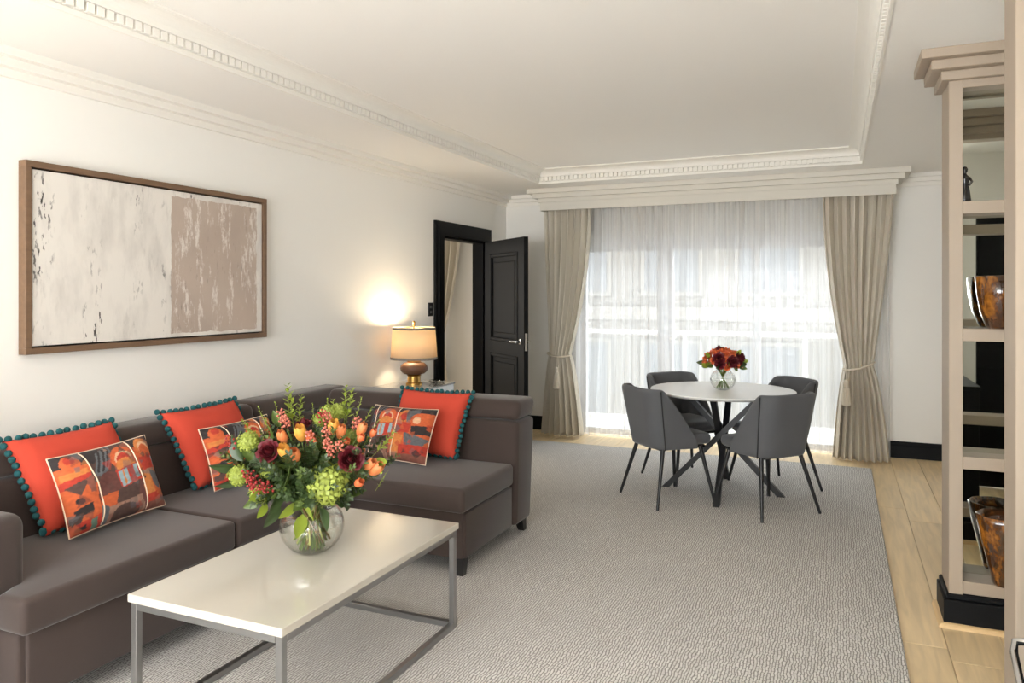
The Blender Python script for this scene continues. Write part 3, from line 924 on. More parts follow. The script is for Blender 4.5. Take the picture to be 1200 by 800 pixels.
spots = [(-1, -1, 'charcoal dining chair at near left, its back to the sofa'), (1, -1, 'charcoal dining chair at near right, its back to the bookshelf'),
         (-1, 1, 'charcoal dining chair by the window, left behind the table'), (1, 1, 'charcoal dining chair by the window, right behind the table')]
for k, (sx, sy, lb) in enumerate(spots):
    o = ch0 if k == 0 else copy_tree(ch0)
    x, y = DT[0] + sx * CHD * .707 * 1.0, DT[1] + sy * CHD * .707
    o.location = (x, y, RZ)
    ang = math.atan2(DT[1] - y, DT[0] - x) - PI / 2
    o.rotation_euler = (0, 0, ang + math.radians((0, 3, 2, -4)[k]))
    o['label'] = lb

# ------------------------------------------------------------------ curtains
def lerp(a, b_, t): return a + (b_ - a) * t
def drape(name, label, top, tie, bot, y0, ztop, ztie, zbot, npl, seed, inner):
    rnd = random.Random(seed)
    nu, nz_ = npl * 12, 60
    bm = B(); G = []
    ph = [rnd.uniform(-.5, .5) for _ in range(npl + 1)]; am = [rnd.uniform(.7, 1.2) for _ in range(npl + 1)]
    for j in range(nz_ + 1):
        z = lerp(ztop, zbot, j / nz_)
        if z > ztie:
            t = (ztop - z) / (ztop - ztie); e = t ** 1.9; eo = t ** 1.3
        else:
            t = (ztie - z) / (ztie - zbot); e = eo = None
        if e is not None:
            l = lerp(top[0], tie[0], e if inner == 'l' else eo); r = lerp(top[1], tie[1], eo if inner == 'l' else e)
            am_z = lerp(.052, .03, t ** 2)
        else:
            q = t ** .62
            l = lerp(tie[0], bot[0], q); r = lerp(tie[1], bot[1], q); am_z = lerp(.03, .06, q)
        row = []
        for i in range(nu + 1):
            s = i / nu; k = min(npl, int(s * npl)); 
            f = s * npl - k; k2 = min(npl, k + 1)
            A = lerp(am[k], am[k2], f); p = lerp(ph[k], ph[k2], f)
            w_ = math.sin(2 * PI * s * npl + p + .35 * math.sin(z * 1.7 + k))
            w_ = math.copysign(abs(w_) ** .75, w_)
            xx = lerp(l, r, s) + .25 * (r - l) / npl * math.sin(4 * PI * s * npl + p) * .5
            bulge = -.05 * math.sin(PI * s) * (1 if z <= ztie else ((ztop - z) / (ztop - ztie)) ** 2)
            row.append(bm.verts.new((xx, y0 + am_z * A * w_ + bulge, z)))
        G.append(row)
    for j in range(nz_):
        for i in range(nu): bm.faces.new((G[j][i], G[j + 1][i], G[j + 1][i + 1], G[j][i + 1]))
    cx = (bot[0] + bot[1]) / 2
    root = thing(name, label, 'curtain', (cx, y0, 0))
    o = obj('fabric', bm, M['drape'], root, smooth=True, off=(cx, y0, 0))
    md = o.modifiers.new('thick', 'SOLIDIFY'); md.thickness = .004; md.offset = 0
    return root
drape('window_drape', 'beige drape tied back at left of window, next to open door', (-2.775, -2.28), (-2.73, -2.50), (-2.81, -2.37), 7.17, 2.355, .83, .02, 7, 3, 'r')
drape('window_drape', 'beige drape tied back at right of window, beside bare wall', (-.14, .422), (.035, .262), (-.06, .392), 7.17, 2.355, .81, .008, 8, 5, 'l')

def tieback(label, x0, x1, y0, z0, z1, tx, wallx):
    root = thing('curtain_tieback', label, 'tieback', ((x0 + x1) / 2, y0, z0))
    bm = B(); pts = []
    for k in range(29):
        a = 2 * PI * k / 28
        s = (1 - math.cos(a)) / 2
        yy = y0 - .105 * math.sin(a) if math.sin(a) > 0 else y0 - .05 * math.sin(a)
        pts.append((lerp(x0, x1, s), yy - .012, lerp(z0, z1, s) - .018 * math.sin(PI * s)))
    tube(bm, pts[:-1], .0085, 8, closed=True)
    obj('rope', bm, M['rope'], root, smooth=True, off=root.location)
    zt = lerp(z0, z1, .5) - .02
    bm = B(); tube(bm, [(tx, y0 - .115, zt), (tx + .004, y0 - .128, zt - .05), (tx + .002, y0 - .130, zt - .095)], .006, 8); obj('tassel_cord', bm, M['rope'], root, smooth=True, off=root.location)
    ts = B()
    lathe(ts, [(.006, 0), (.018, -.012), (.022, -.03), (.017, -.05), (.021, -.06), (.019, -.068)], 16, (tx + .002, y0 - .131, zt - .09)); tas = obj('tassel', ts, M['rope'], root, smooth=True, off=root.location)
    ts = B(); prof = [(.018, -.066), (.026, -.10), (.031, -.16), (.033, -.225)]
    seg = 28; rings = []
    for r, z in prof:
        rings.append([ts.verts.new((tx + .002 + r * (1 + .10 * (i % 2)) * math.cos(2 * PI * i / seg), y0 - .131 + r * (1 + .10 * (i % 2)) * math.sin(2 * PI * i / seg), zt - .09 + z)) for i in range(seg)])
    for a, c in zip(rings, rings[1:]):
        for i in range(seg): ts.faces.new((a[i], a[(i + 1) % seg], c[(i + 1) % seg], c[i]))
    ts.faces.new(rings[0]); ts.faces.new(rings[-1])
    obj('fringe', ts, M['rope'], tas, off=root.location)
tieback('cream rope tieback with tassel on the left drape', -2.74, -2.49, 7.17, .845, .825, -2.60, XL)
tieback('cream rope tieback with tassel on the right drape', .025, .272, 7.17, .79, .86, .05, XR)

def sheer():
    rnd = random.Random(11)
    x0, x1 = -2.74, .40
    bm = B(); xs = []; x = x0
    ncol = 620; nz_ = 10
    G = []
    for j in range(nz_ + 1):
        z = lerp(2.36, .012, j / nz_); row = []
        for i in range(ncol + 1):
            s = i / ncol; X = lerp(x0, x1, s)
            big = noise.noise((X * 2.1, z * .12, 2.0)); 
            f = X * 60 + 6 * noise.noise((X * 2.7, z * .25, 7.0))
            A = .014 + .016 * abs(noise.noise((X * 3.3, z * .2, 4.0))) * 2
            yy = 7.30 + A * math.sin(f) + .02 * big
            xx = X + .009 * math.sin(f * 2 + 1) + .02 * (z - 2.3) * noise.noise((X * 1.3, 0, 9.0)) * .4
            row.append(bm.verts.new((xx, yy, z)))
        G.append(row)
    for j in range(nz_):
        for i in range(ncol): bm.faces.new((G[j][i], G[j + 1][i], G[j + 1][i + 1], G[j][i + 1]))
    o = obj('sheer_curtain', bm, M['sheer'], None, smooth=True, off=(-1.2, 7.3, 0)); o.location = (-1.2, 7.3, 0)
    tag(o, 'white sheer curtain filling the window between the drapes', 'curtain')
sheer()
# drape seen through the side door
drape('side_room_drape', 'taupe drape in the room beyond the open door', (-4.42, -3.78), (-4.22, -4.02), (-4.32, -3.96), 7.28, 2.45, .98, .02, 7, 8, 'r')

# ------------------------------------------------------------------ painting
PT = (XL, 2.9, 1.61)
pt = thing('framed_painting', 'large abstract white and taupe painting in a walnut frame', 'painting', PT)
hw, hh = .755, .43
for (ya, yb, za, zb) in ((-hw, hw, hh - .028, hh), (-hw, hw, -hh, -hh + .028), (-hw, -hw + .028, -hh + .028, hh - .028), (hw - .028, hw, -hh + .028, hh - .028)):
    bm = B(); box(bm, .005, .055, ya, yb, za, zb, .0015, 1); obj('frame_rail', bm, M['oakframe'], pt)
bm = B(); box(bm, .005, .018, -hw + .02, hw - .02, -hh + .02, hh - .02); obj('backing', bm, M['foot'], pt)
bm = B(); box(bm, .018, .046, -hw + .036, hw - .036, -hh + .036, hh - .036, .002, 1); obj('canvas', bm, M['painting'], pt)

# ------------------------------------------------------------------ side tables and lamps
def side_table(label, x0, x1, y0, y1, zt):
    c = ((x0 + x1) / 2, (y0 + y1) / 2, RZ)
    t = thing('side_table', label, 'table', c); hx, hy = (x1 - x0) / 2, (y1 - y0) / 2
    h = zt - RZ
    bm = B(); box(bm, -hx, hx, -hy, hy, h - .012, h, .002, 1); obj('glass_top', bm, M['grey_glass'], t)
    bm = B(); box(bm, -hx + .008, hx - .008, -hy + .008, hy - .008, h - .075, h - .012, .002, 1); obj('apron', bm, M['steel'], t)
    for sx in (-1, 1):
        for sy in (-1, 1):
            bm = B(); xa, xb = sorted((sx * (hx - .01), sx * (hx - .04))); ya, yb = sorted((sy * (hy - .01), sy * (hy - .04)))
            box(bm, xa, xb, ya, yb, 0, h - .075); obj('leg', bm, M['steel'], t)
    bm = B(); box(bm, -hx + .045, hx - .045, -hy + .045, hy - .045, .16, .18); obj('shelf', bm, M['grey_glass'], t)
    return t
side_table('grey glass side table behind the sofa, under the lamp', -3.29, -2.85, 4.65, 5.35, .735)
side_table('grey glass side table at the near end of the sofa', -3.27, -2.78, .85, 1.36, .62)

def table_lamp(label, x, y, z, power):
    t = thing('table_lamp', label, 'lamp', (x, y, z))
    lm = B(); lathe(lm, [(.062, 0), (.062, .012), (.05, .018), (.048, .062), (.054, .068), (.050, .074)], 32); obj('foot', lm, M['gold'], t, auto=35)
    lm = B(); lathe(lm, [(.045, .074), (.078, .082), (.098, .100), (.104, .120), (.098, .142), (.078, .160), (.045, .168)], 40); obj('body', lm, M['lampbody'], t, smooth=True)
    lm = B(); lathe(lm, [(.050, .168), (.052, .176), (.030, .180), (.024, .196), (.012, .200), (.010, .30)], 24); obj('neck', lm, M['gold'], t, auto=35)
    z0, z1, r0, r1 = .190, .428, .176, .160
    lm = B(); lathe(lm, [(r0, z0), (r1, z1)], 48, cap0=False, cap1=False); sh = obj('lamp_shade', lm, M['shade'], t, smooth=True)
    md = sh.modifiers.new('thick', 'SOLIDIFY'); md.thickness = .0015
    for za, zb in ((z0 - .001, z0 + .016), (z1 - .016, z1 + .001)):
        ra = lerp(r0, r1, (za - z0) / (z1 - z0)) + .0012; rb = lerp(r0, r1, (zb - z0) / (z1 - z0)) + .0012
        lm = B(); lathe(lm, [(ra - .003, za), (ra, za), (rb, zb), (rb - .003, zb)], 48, cap0=False, cap1=False); obj('trim_band', lm, M['band'], sh, smooth=True)
    lm = B(); lathe(lm, [(.006, .30), (.006, .44), (.010, .442), (.010, .446), (.004, .45), (.012, .462), (.008, .474), (.001, .478)], 16)
    for k in range(3):
        a = k * 2 * PI / 3; tube(lm, [(0, 0, .432), (math.cos(a) * (r1 - .002), math.sin(a) * (r1 - .002), .424)], .0025, 6)
    obj('finial', lm, M['gold'], t, auto=40)
    lm = B(); bmesh.ops.create_uvsphere(lm, u_segments=16, v_segments=10, radius=.028); bmesh.ops.translate(lm, verts=lm.verts, vec=(.0, 0, .335))
    bulb = obj('bulb', lm, M['cream'], t, smooth=True)
    bm_ = bpy.data.materials.new('lit_bulb'); bm_.use_nodes = True; nt = bm_.node_tree; nt.nodes.clear()
    e = nt.nodes.new('ShaderNodeEmission'); e.inputs[0].default_value = (1, .75, .45, 1); e.inputs[1].default_value = 20; oo = nt.nodes.new('ShaderNodeOutputMaterial'); nt.links.new(e.outputs[0], oo.inputs[0])
    bulb.data.materials.clear(); bulb.data.materials.append(bm_)
    d = bpy.data.lights.new('lamp_bulb', 'POINT'); d.energy = power; d.color = (1, .78, .50); d.shadow_soft_size = .035
    l = bpy.data.objects.new('lamp_light', d); COL.objects.link(l); l.parent = t; l.location = (-.06, 0, .392)
    return t
table_lamp('lit table lamp with drum shade behind the sofa corner', -3.08, 5.09, .735, 15).scale = (1.05,) * 3
table_lamp('lit table lamp with drum shade at the near sofa end', -3.0, 1.12, .62, 12)
# small glass dish on the side table
b = B(); lathe(b, [(.02, 0), (.05, .006), (.075, .022), (.073, .024), (.048, .010), (.001, .006)], 28, cap1=False)
d = obj('glass_dish', b, M['bowlglass'], None, smooth=True); d.location = (-2.95, 5.22, .7355); tag(d, 'small clear glass dish on the grey side table', 'dish')

# ------------------------------------------------------------------ display shelves
def shelf_unit(label, cat, x0, x1, yf, yback, sgn, mirror):
    """front at yf; body extends from yf to yback; sgn=+1 body towards +y"""
    t = thing('display_shelf', label, cat, (x0, yf, 0))
    def p(name, xa, xb, ya, yb, za, zb, mt='greige', bev=.002):
        bm = B(); ya, yb = sorted((ya, yb)); box(bm, xa, xb, ya, yb, za, zb, bev, 1); return obj(name, bm, M[mt], t, off=(x0, yf, 0))
    D = yback; s = sgn; y = yf
    p('side_panel', x0, x0 + .053, y, D, .14, 2.38); p('side_panel', x1 - .053, x1, y, D, .14, 2.38)
    p('header', x0 + .053, x1 - .053, y, y + s * .03, 2.345, 2.38); p('top_panel', x0 + .053, x1 - .053, y + s * .03, D, 2.355, 2.38)
    for z in (1.797, 1.244, .687, .145):
        p('shelf', x0 + .053, x1 - .053, y + s * .004, D - s * .012, z, z + .055)
    if mirror: p('mirror_back', x0 + .051, x1 - .051, D - s * .012, D - s * .004, .14, 2.36, 'mirror', 0); p('back_panel', x0, x1, D - s * .004, D + s * .10, .14, 2.38, 'greige', 0)
    e = s * .02; Q = D + s * .10
    p('plinth', x0 - .022, x1, y - e, Q, .012, .118, 'black', .003); p('plinth_cap', x0 - .014, x1, y - e * .6, Q, .118, .142, 'black', .006)
    bm = B()
    pr = [(0, .0), (.02, 0), (.018, .009), (.011, .017), (0, .02)]
    ring = []
    for d_, z_ in pr:
        ring.append([bm.verts.new(v) for v in ((x0 - .022 - d_, Q, z_), (x0 - .022 - d_, y - e - s * d_, z_), (x1, y - e - s * d_, z_))])
    for a, c in zip(ring, ring[1:]):
        for i in range(2): bm.faces.new((a[i], a[i + 1], c[i + 1], c[i]))
    obj('beading', bm, M['quarter'], t, off=(x0, yf, 0))
    for k, (za, zb) in enumerate(((2.378, 2.418), (2.418, 2.459), (2.459, ZS))):
        o_ = .032 + .042 * k
        p('crown_step', x0 - o_, x1, y - s * o_, Q + s * 0, za, zb, 'greige', .003)
    return t
shelf_unit('tall greige display shelf with mirrored back and black plinth', 'shelf', .437, XR - .001, 3.76, 3.90, 1, True)
shelf_unit('tall greige display shelf at the right picture edge, side on', 'shelf', .465, XR - .001, 2.72, 2.56, -1, False)

# amber vases and figurine on the mirrored shelf
def lathe_obj(name, label, cat, prof, loc, mt, seg=40, group=None, rib=0):
    bm = B(); lathe(bm, prof, seg, cap1=False)
    if rib:
        for v in bm.verts:
            a = math.atan2(v.co.y, v.co.x); k = 1 + rib * math.sin(a * 7 + v.co.z * 18); v.co.x *= k; v.co.y *= k
    o = obj(name, bm, M[mt], None, smooth=True); o.location = loc; tag(o, label, cat, group); return o
lathe_obj('amber_bowl', 'mottled amber glass bowl on the upper mirrored shelf', 'vase',
          [(.001, 0), (.05, 0), (.062, .012), (.085, .07), (.098, .15), (.102, .225), (.096, .227), (.09, .15), (.075, .06), (.04, .02), (.001, .016)], (.640, 3.780, 1.2995), 'amber', rib=.025)
lathe_obj('amber_vase', 'tall mottled amber glass vase on the bottom mirrored shelf', 'vase',
          [(.001, 0), (.04, 0), (.046, .012), (.066, .10), (.088, .20), (.100, .27), (.104, .30), (.098, .302), (.088, .24), (.06, .12), (.03, .03), (.001, .025)], (.646, 3.778, .2005), 'amber', rib=.03)
fg = thing('figurine', 'small black female figurine on the top mirrored shelf', 'figurine', (.502, 3.80, 1.852))
b = B(); lathe(b, [(.001, 0), (.024, 0), (.025, .008), (.020, .05), (.014, .078), (.018, .095), (.020, .108), (.010, .118), (.0065, .126), (.011, .134), (.012, .144), (.008, .153), (.001, .156)], 20); obj('body', b, M['figurine'], fg, smooth=True)
for s in (-1, 1):
    b = B(); tube(b, [(s * .017, 0, .108), (s * .027, -.004, .088), (s * .016, -.010, .072)], .005, 8); obj('arm', b, M['figurine'], fg, smooth=True)

# black cabinet with steel pull against the near shelf
cb = thing('black_cabinet', 'black low cabinet with steel pull at the lower right edge', 'cabinet', (.475, 1.4, 0))
def cp(name, *a, mt='black', bev=.003):
    bm = B(); box(bm, *a, bev, 1); return obj(name, bm, M[mt], cb, off=(.475, 1.4, 0))
cp('body', .478, .80, 1.42, 2.33, 0, .84); cp('cabinet_top', .462, .81, 1.40, 2.335, .84, .868); cp('cabinet_door', .462, .478, 1.43, 1.87, .06, .83); cdr = cp('cabinet_door', .462, .478, 1.88, 2.32, .06, .83)
bm = B(); tube(bm, [(.462, 1.99, .665), (.40, 2.0, .672), (.362, 2.0, .664), (.355, 1.97, .650), (.353, 1.86, .600), (.36, 1.82, .585), (.40, 1.81, .58), (.462, 1.81, .58)], .0085, 12)
obj('cabinet_handle', bm, M['chrome'], cdr, smooth=True, off=(.475, 1.4, 0))
# entry wall and dark door reflected in the shelf mirror
b = B(); box(b, .60, XR, 1.18, 1.28, 2.06, 2.5); box(b, 1.16, XR, 1.18, 1.28, 0, 2.06); box(b, .82, .93, 1.18, 1.28, 0, 2.06)
struct(obj('wall_entry', b, M['wall']))
b = B(); box(b, .932, 1.158, 1.20, 1.25, .01, 2.055); box(b, .95, 1.14, 1.25, 1.262, .2, .9, .005, 1); box(b, .95, 1.14, 1.25, 1.262, 1.05, 1.95, .005, 1)
struct(obj('door_2', b, M['black']))

# ------------------------------------------------------------------ flowers
def leaf_mesh(name, mt, l, w_, bend=.25, fold=.25):
    bm = B(); n = 8; G = []
    for i in range(n + 1):
        t = i / n
        ww = w_ * .5 * (math.sin(PI * t ** .8)) ** .8 if 0 < i < n else .0008
        y_ = l * t; z_ = -bend * l * t * t
        G.append([bm.verts.new((-ww, y_, z_ + fold * ww)), bm.verts.new((-ww * .5, y_, z_ + fold * .3 * ww)), bm.verts.new((0, y_, z_ - .001)), bm.verts.new((ww * .5, y_, z_ + fold * .3 * ww)), bm.verts.new((ww, y_, z_ + fold * ww))])
    for a, c in zip(G, G[1:]):
        for k in range(4): bm.faces.new((a[k], a[k + 1], c[k + 1], c[k]))
    me = bpy.data.meshes.new(name); bmesh.ops.recalc_face_normals(bm, faces=bm.faces); bm.to_mesh(me); bm.free()
    for p in me.polygons: p.use_smooth = True
    me.materials.append(M[mt]); return me

def petal(bm, r, h, a0, spread, curl, th=.9, nseg=5, open_=.3):
    """one cupped petal on the side of a bloom"""
    G = []
    for j in range(5):
        t = j / 4; row = []
        rr = r * (.35 + .65 * math.sin(min(1, t * 1.15) * PI / 2)) * (1 + open_ * t * t)
        z_ = h * t - curl * h * max(0, t - .75) * 2
        for i in range(nseg + 1):
            s = (i / nseg - .5) * 2
            ww = spread * (.55 + .45 * math.sin(PI * min(1, t * .85 + .1))) * (1 - .5 * max(0, t - .7) * 2 * abs(s))
            a = a0 + s * ww
            row.append(bm.verts.new((rr * math.cos(a), rr * math.sin(a), z_ - .10 * h * s * s * t)))
        G.append(row)
    for a, c in zip(G, G[1:]):
        for k in range(nseg): bm.faces.new((a[k], a[k + 1], c[k + 1], c[k]))

def to_mesh(name, bm, mt, smooth=True):
    me = bpy.data.meshes.new(name); bmesh.ops.recalc_face_normals(bm, faces=bm.faces); bm.to_mesh(me); bm.free()
    if smooth:
        for p in me.polygons: p.use_smooth = True
    me.materials.append(M[mt]); return me

def rose_mesh(name, mt, R=.04):
    bm = B(); rnd = random.Random(3)
    for lay, (rf, hf, n, op) in enumerate(((.10, 1.12, 3, -.5), (.22, 1.12, 3, -.35), (.34, 1.1, 4, -.25), (.47, 1.05, 5, -.12), (.62, .98, 5, .02), (.8, .88, 6, .2), (1.0, .74, 7, .45))):
        for k in range(n):
            petal(bm, R * rf / (1 + max(0, op) * .6), R * 1.25 * hf, 2 * PI * k / n + lay * .7 + rnd.uniform(-.15, .15), PI / n * 1.35, .35 if lay > 2 else 0, open_=op)
    bmesh.ops.translate(bm, verts=bm.verts, vec=(0, 0, -R * .45))
    return to_mesh(name, bm, mt)

def tulip_mesh(name, mt, R=.02, H=.045, op=-.2):
    bm = B()
    for lay in range(2):
        for k in range(3): petal(bm, R * (1 - .08 * lay), H * (1 + .06 * lay), 2 * PI * k / 3 + lay * PI / 3, 1.05, 0, open_=op)
    bmesh.ops.translate(bm, verts=bm.verts, vec=(0, 0, -H * .4))
    return to_mesh(name, bm, mt)

def floret_ball(name, mt, R, n, fs):
    bm = B(); rnd = random.Random(n)
    for k in range(n):
        z_ = 1 - 2 * (k + .5) / n
        if z_ < -.75: continue
        a = k * 2.39996; r = math.sqrt(1 - z_ * z_)
        d = Vector((r * math.cos(a), r * math.sin(a), z_)) 
        c = d * R * rnd.uniform(.86, 1.06)
        q = d.to_track_quat('Z', 'Y').to_matrix().to_4x4(); q.translation = c
        rot = rnd.random() * 6
        for i in range(4):
            a2 = rot + i * PI / 2
            vs = [Vector((0, 0, 0)), Vector((fs * .75 * math.cos(a2 - .5), fs * .75 * math.sin(a2 - .5), fs * .12)), Vector((fs * math.cos(a2), fs * math.sin(a2), fs * .22)), Vector((fs * .75 * math.cos(a2 + .5), fs * .75 * math.sin(a2 + .5), fs * .12))]
            bm.faces.new([bm.verts.new(q @ v) for v in vs])
    bmesh.ops.create_icosphere(bm, subdivisions=2, radius=R * .86)
    return to_mesh(name, bm, mt, False)

def sprig_mesh(name, mt, L_, nl, ll, seed, berries=0):
    """a twig with small leaves or buds; grows along +Z"""
    bm = B(); rnd = random.Random(seed)
    tube(bm, [(0, 0, 0), (.004, .002, L_ * .5), (0, 0, L_)], .0016, 5, .0008)
    for k in range(nl):
        z_ = L_ * (.2 + .8 * k / nl); a = k * 2.4
        d = Vector((math.cos(a), math.sin(a), .7)).normalized(); s = d.cross(Vector((0, 0, 1))).normalized()
        l = ll * rnd.uniform(.7, 1.1) * (1.15 - .5 * k / nl); p = Vector((0, 0, z_))
        if berries:
            e = p + d * l * .9
            tube(bm, [p, e], .0008, 4)
            bmesh.ops.create_icosphere(bm, subdivisions=1, radius=berries * rnd.uniform(.8, 1.2), matrix=Matrix.Translation(e))
        else:
            up = Vector((0, 0, 1)) * l * .06
            vs = [p, p + d * l * .35 + s * l * .26 + up, p + d * l * .75 + s * l * .18, p + d * l, p + d * l * .75 - s * l * .18, p + d * l * .35 - s * l * .26 + up]
            bv = [bm.verts.new(v) for v in vs]; mid = bm.verts.new(p + d * l * .5 - up)
            for i in range(6): bm.faces.new((bv[i], bv[(i + 1) % 6], mid))
    return to_mesh(name, bm, mt)

FM = dict(rose=rose_mesh('rose', 'rose', .040), rose_s=rose_mesh('small_rose', 'coral', .022), dahlia=rose_mesh('dark_rose', 'rose', .032),
          tulo=tulip_mesh('tulip', 'tulipo', .025, .056, -.5), tuly=tulip_mesh('tulip', 'tulipy', .027, .058, -.4), tulc=tulip_mesh('tulip', 'coral', .02, .038, -.45),
          hyd=floret_ball('hydrangea', 'lime', .066, 120, .022), vib=floret_ball('viburnum', 'lime', .034, 60, .012),
          leafd=leaf_mesh('leaf', 'leafd', .105, .055), leafm=leaf_mesh('leaf', 'leafm', .085, .045), leafl=leaf_mesh('leaf', 'leafl', .085, .052, .1, .1), leafs=leaf_mesh('leaf', 'leafm', .05, .022),
          spray=sprig_mesh('leaf_sprig', 'leafl', .17, 18, .036, 9), sprig1=sprig_mesh('leaf_sprig', 'leafm', .14, 16, .030, 1), sprig2=sprig_mesh('leaf_sprig', 'leafd', .13, 20, .034, 2), sprigl=sprig_mesh('bud_sprig', 'leafl', .16, 16, .020, 4),
          ber=sprig_mesh('berry_sprig', 'berry', .08, 16, .028, 5, .0055), pink=sprig_mesh('berry_sprig', 'pinkb', .08, 16, .026, 6, .006))

def dir_mtx(p, d, roll=0, scale=1, axis='Z'):
    d = Vector(d).normalized()
    q = d.to_track_quat(axis, 'X' if axis == 'Y' else 'Y').to_matrix().to_4x4()
    m = q @ Matrix.Rotation(roll, 4, axis) @ Matrix.Scale(scale, 4); m.translation = Vector(p); return m

CA, SA = math.cos(math.radians(23.7)), math.sin(math.radians(23.7))
def rtu(r, tow, u):
    """room-space offset from right / towards-the-sitting-side / up amounts"""
    return Vector((CA * r + SA * tow, SA * r - CA * tow, u))

def glass_bowl(label, loc, R, H, water, seg=48):
    t = thing('glass_vase', label, 'vase', loc)
    prof = []
    for k in range(15):
        a = lerp(-1.15, .98, k / 14); prof.append((R * math.cos(a), H * .5 + H * .5 * math.sin(a) / math.sin(1.15)))
    z0 = prof[0][1]; prof = [(r, z - z0) for r, z in prof]
    inner = [(r - .004, z + (.006 if i == 0 else 0)) for i, (r, z) in enumerate(prof)][::-1]
    bm = B(); lathe(bm, [(.001, 0)] + prof + inner + [(.001, .006)], seg, cap0=False, cap1=False); obj('bowl', bm, M['bowlglass'], t, smooth=True)
    wp = [(r - .005, z + (.008 if i == 0 else 0)) for i, (r, z) in enumerate(prof) if z < H * water]
    bm = B(); lathe(bm, [(.001, wp[0][1])] + wp + [(.001, wp[-1][1])], seg, cap0=False, cap1=False); obj('water', bm, M['water'], t, smooth=True)
    return t, prof

# --- large bouquet
VL = Vector((-1.862, 2.325, CTZ))
glass_bowl('round clear glass vase on the white coffee table', VL, .122, .20, .62)
bq = thing('flower_bouquet', 'large bouquet of roses, tulips and green hydrangea on coffee table', 'flowers', VL)
NECK = Vector((0, 0, .17))
rnd = random.Random(21)
def stem_to(p, parent, r=.0025):
    bm = B(); p = Vector(p)
    a = NECK + Vector((p.x * .12, p.y * .12, 0)); foot = Vector((-p.x * .22 + rnd.uniform(-.02, .02), -p.y * .22 + rnd.uniform(-.02, .02), .014))
    l = math.hypot(foot.x, foot.y)
    if l > .05: foot.x *= .05 / l; foot.y *= .05 / l
    tube(bm, [foot, (foot + a) / 2 + Vector((0, 0, .0)), a, a.lerp(p, .5) + Vector((0, 0, .012)), p], r, 6); return obj('stem', bm, M['stem'], parent, smooth=True)
def PXL(u, v, tow):
    """bouquet position read off the photo at the vase's distance, tow metres nearer than the vase centre"""
    f = 2.878 - tow; r = (u - 365) / 875 * f; z = CAM_H - (v - 344) / 875 * f - CTZ
    return rtu(r, tow, z)
def bloom(kind, name, u, v, tow, sc=1.0, face=.6, stem=True):
    p = PXL(u, v, tow); c = Vector((0, 0, .20))
    d = (p - c).normalized() + rtu(0, face, .25)
    o = inst(name, FM[kind], bq, mtx=dir_mtx(p, d, rnd.random() * 6, sc))
    if stem: stem_to(p - d.normalized() * .02 * sc, bq)
    return o
for u, v, tow, s in ((328, 529, .16, 1.0), (425, 538, .17, 1.08)): bloom('rose', 'rose', u, v, tow, s, 1.3)
bloom('rose', 'rose', 357, 498, .02, .8, .2)
for k, u, v, tow, s in (('tuly', 351, 530, .20, 1.05), ('tulo', 363, 534, .20, 1.1), ('tuly', 363, 509, .13, 1.1), ('tulo', 341, 513, .12, 1.0), ('tuly', 396, 502, .08, 1.0), ('tulo', 406, 507, .09, 1.0), ('tulo', 429, 504, .08, 1.0), ('tulo', 449, 550, .12, 1.2), ('tulo', 443, 545, .13, 1.0), ('tulc', 433, 566, .16, 1.1), ('tulc', 372, 512, .12, 1.0), ('tulc', 380, 516, .12, .9), ('tulc', 415, 519, .12, .9), ('tulc', 430, 514, .10, .9), ('tulc', 440, 508, .05, .9)):
    bloom(k, 'tulip', u, v, tow, s, .15)
bloom('hyd', 'hydrangea', 397, 566, .15, 1.12, 1.0)
for u, v, tow, s in ((299, 518, .10, 1.15), (291, 557, .14, 1.1), (316, 578, .14, 1.1), (384, 486, .0, 1.15), (393, 482, -.02, .9), (327, 552, .16, .8), (375, 492, .0, .8)): bloom('vib', 'viburnum', u, v, tow, s, .8)
for u, v, tow in ((320, 566, .17), (325, 572, .19), (316, 560, .17), (336, 572, .19), (381, 497, .04), (286, 524, .06)): bloom('ber', 'berry_sprig', u, v, tow, .9, .9)
for u, v, tow in ((400, 535, .16), (395, 528, .15), (376, 520, .14), (336, 498, .02), (391, 516, .12), (408, 530, .16), (343, 505, .06), (386, 500, .05), (418, 505, .06)): bloom('pink', 'berry_sprig', u, v, tow, .85, .5)
# the unseen far side is filled the same way
for k in range(10):
    a = rnd.uniform(.3, PI - .3); p = rtu(.2 * math.cos(a), -.16 * math.sin(a), rnd.uniform(.25, .42))
    kd = rnd.choice(('rose', 'tulo', 'tuly', 'vib', 'pink')); nm = {'rose': 'rose', 'tulo': 'tulip', 'tuly': 'tulip', 'vib': 'viburnum', 'pink': 'berry_sprig'}[kd]
    inst(nm, FM[kd], bq, mtx=dir_mtx(p, p - Vector((0, 0, .15)), 0, .95)); stem_to(p, bq)
# tall sprigs
for k_, (u, v, tow, dr, s) in enumerate(((340, 500, .0, -.05, 1.0), (333, 508, .02, -.25, .8), (349, 505, .0, .1, .85), (366, 505, .0, .0, .7), (400, 500, -.03, .05, .95), (408, 505, -.02, .35, .9), (390, 502, -.04, -.1, .7), (428, 520, .02, .6, .7), (440, 535, .06, .9, .8), (446, 575, .08, .6, .6), (345, 505, .02, -.05, .9), (325, 515, .04, -.5, .9), (404, 500, 0, .2, .9), (385, 505, .02, 0, .8), (312, 525, .05, -.7, .8), (420, 515, .04, .5, .9))):
    p = PXL(u, v, tow); inst('leaf_sprig', FM['spray' if k_ % 2 == 0 else 'sprigl'], bq, mtx=dir_mtx(p, rtu(dr, .05, 1), rnd.random() * 6, s))
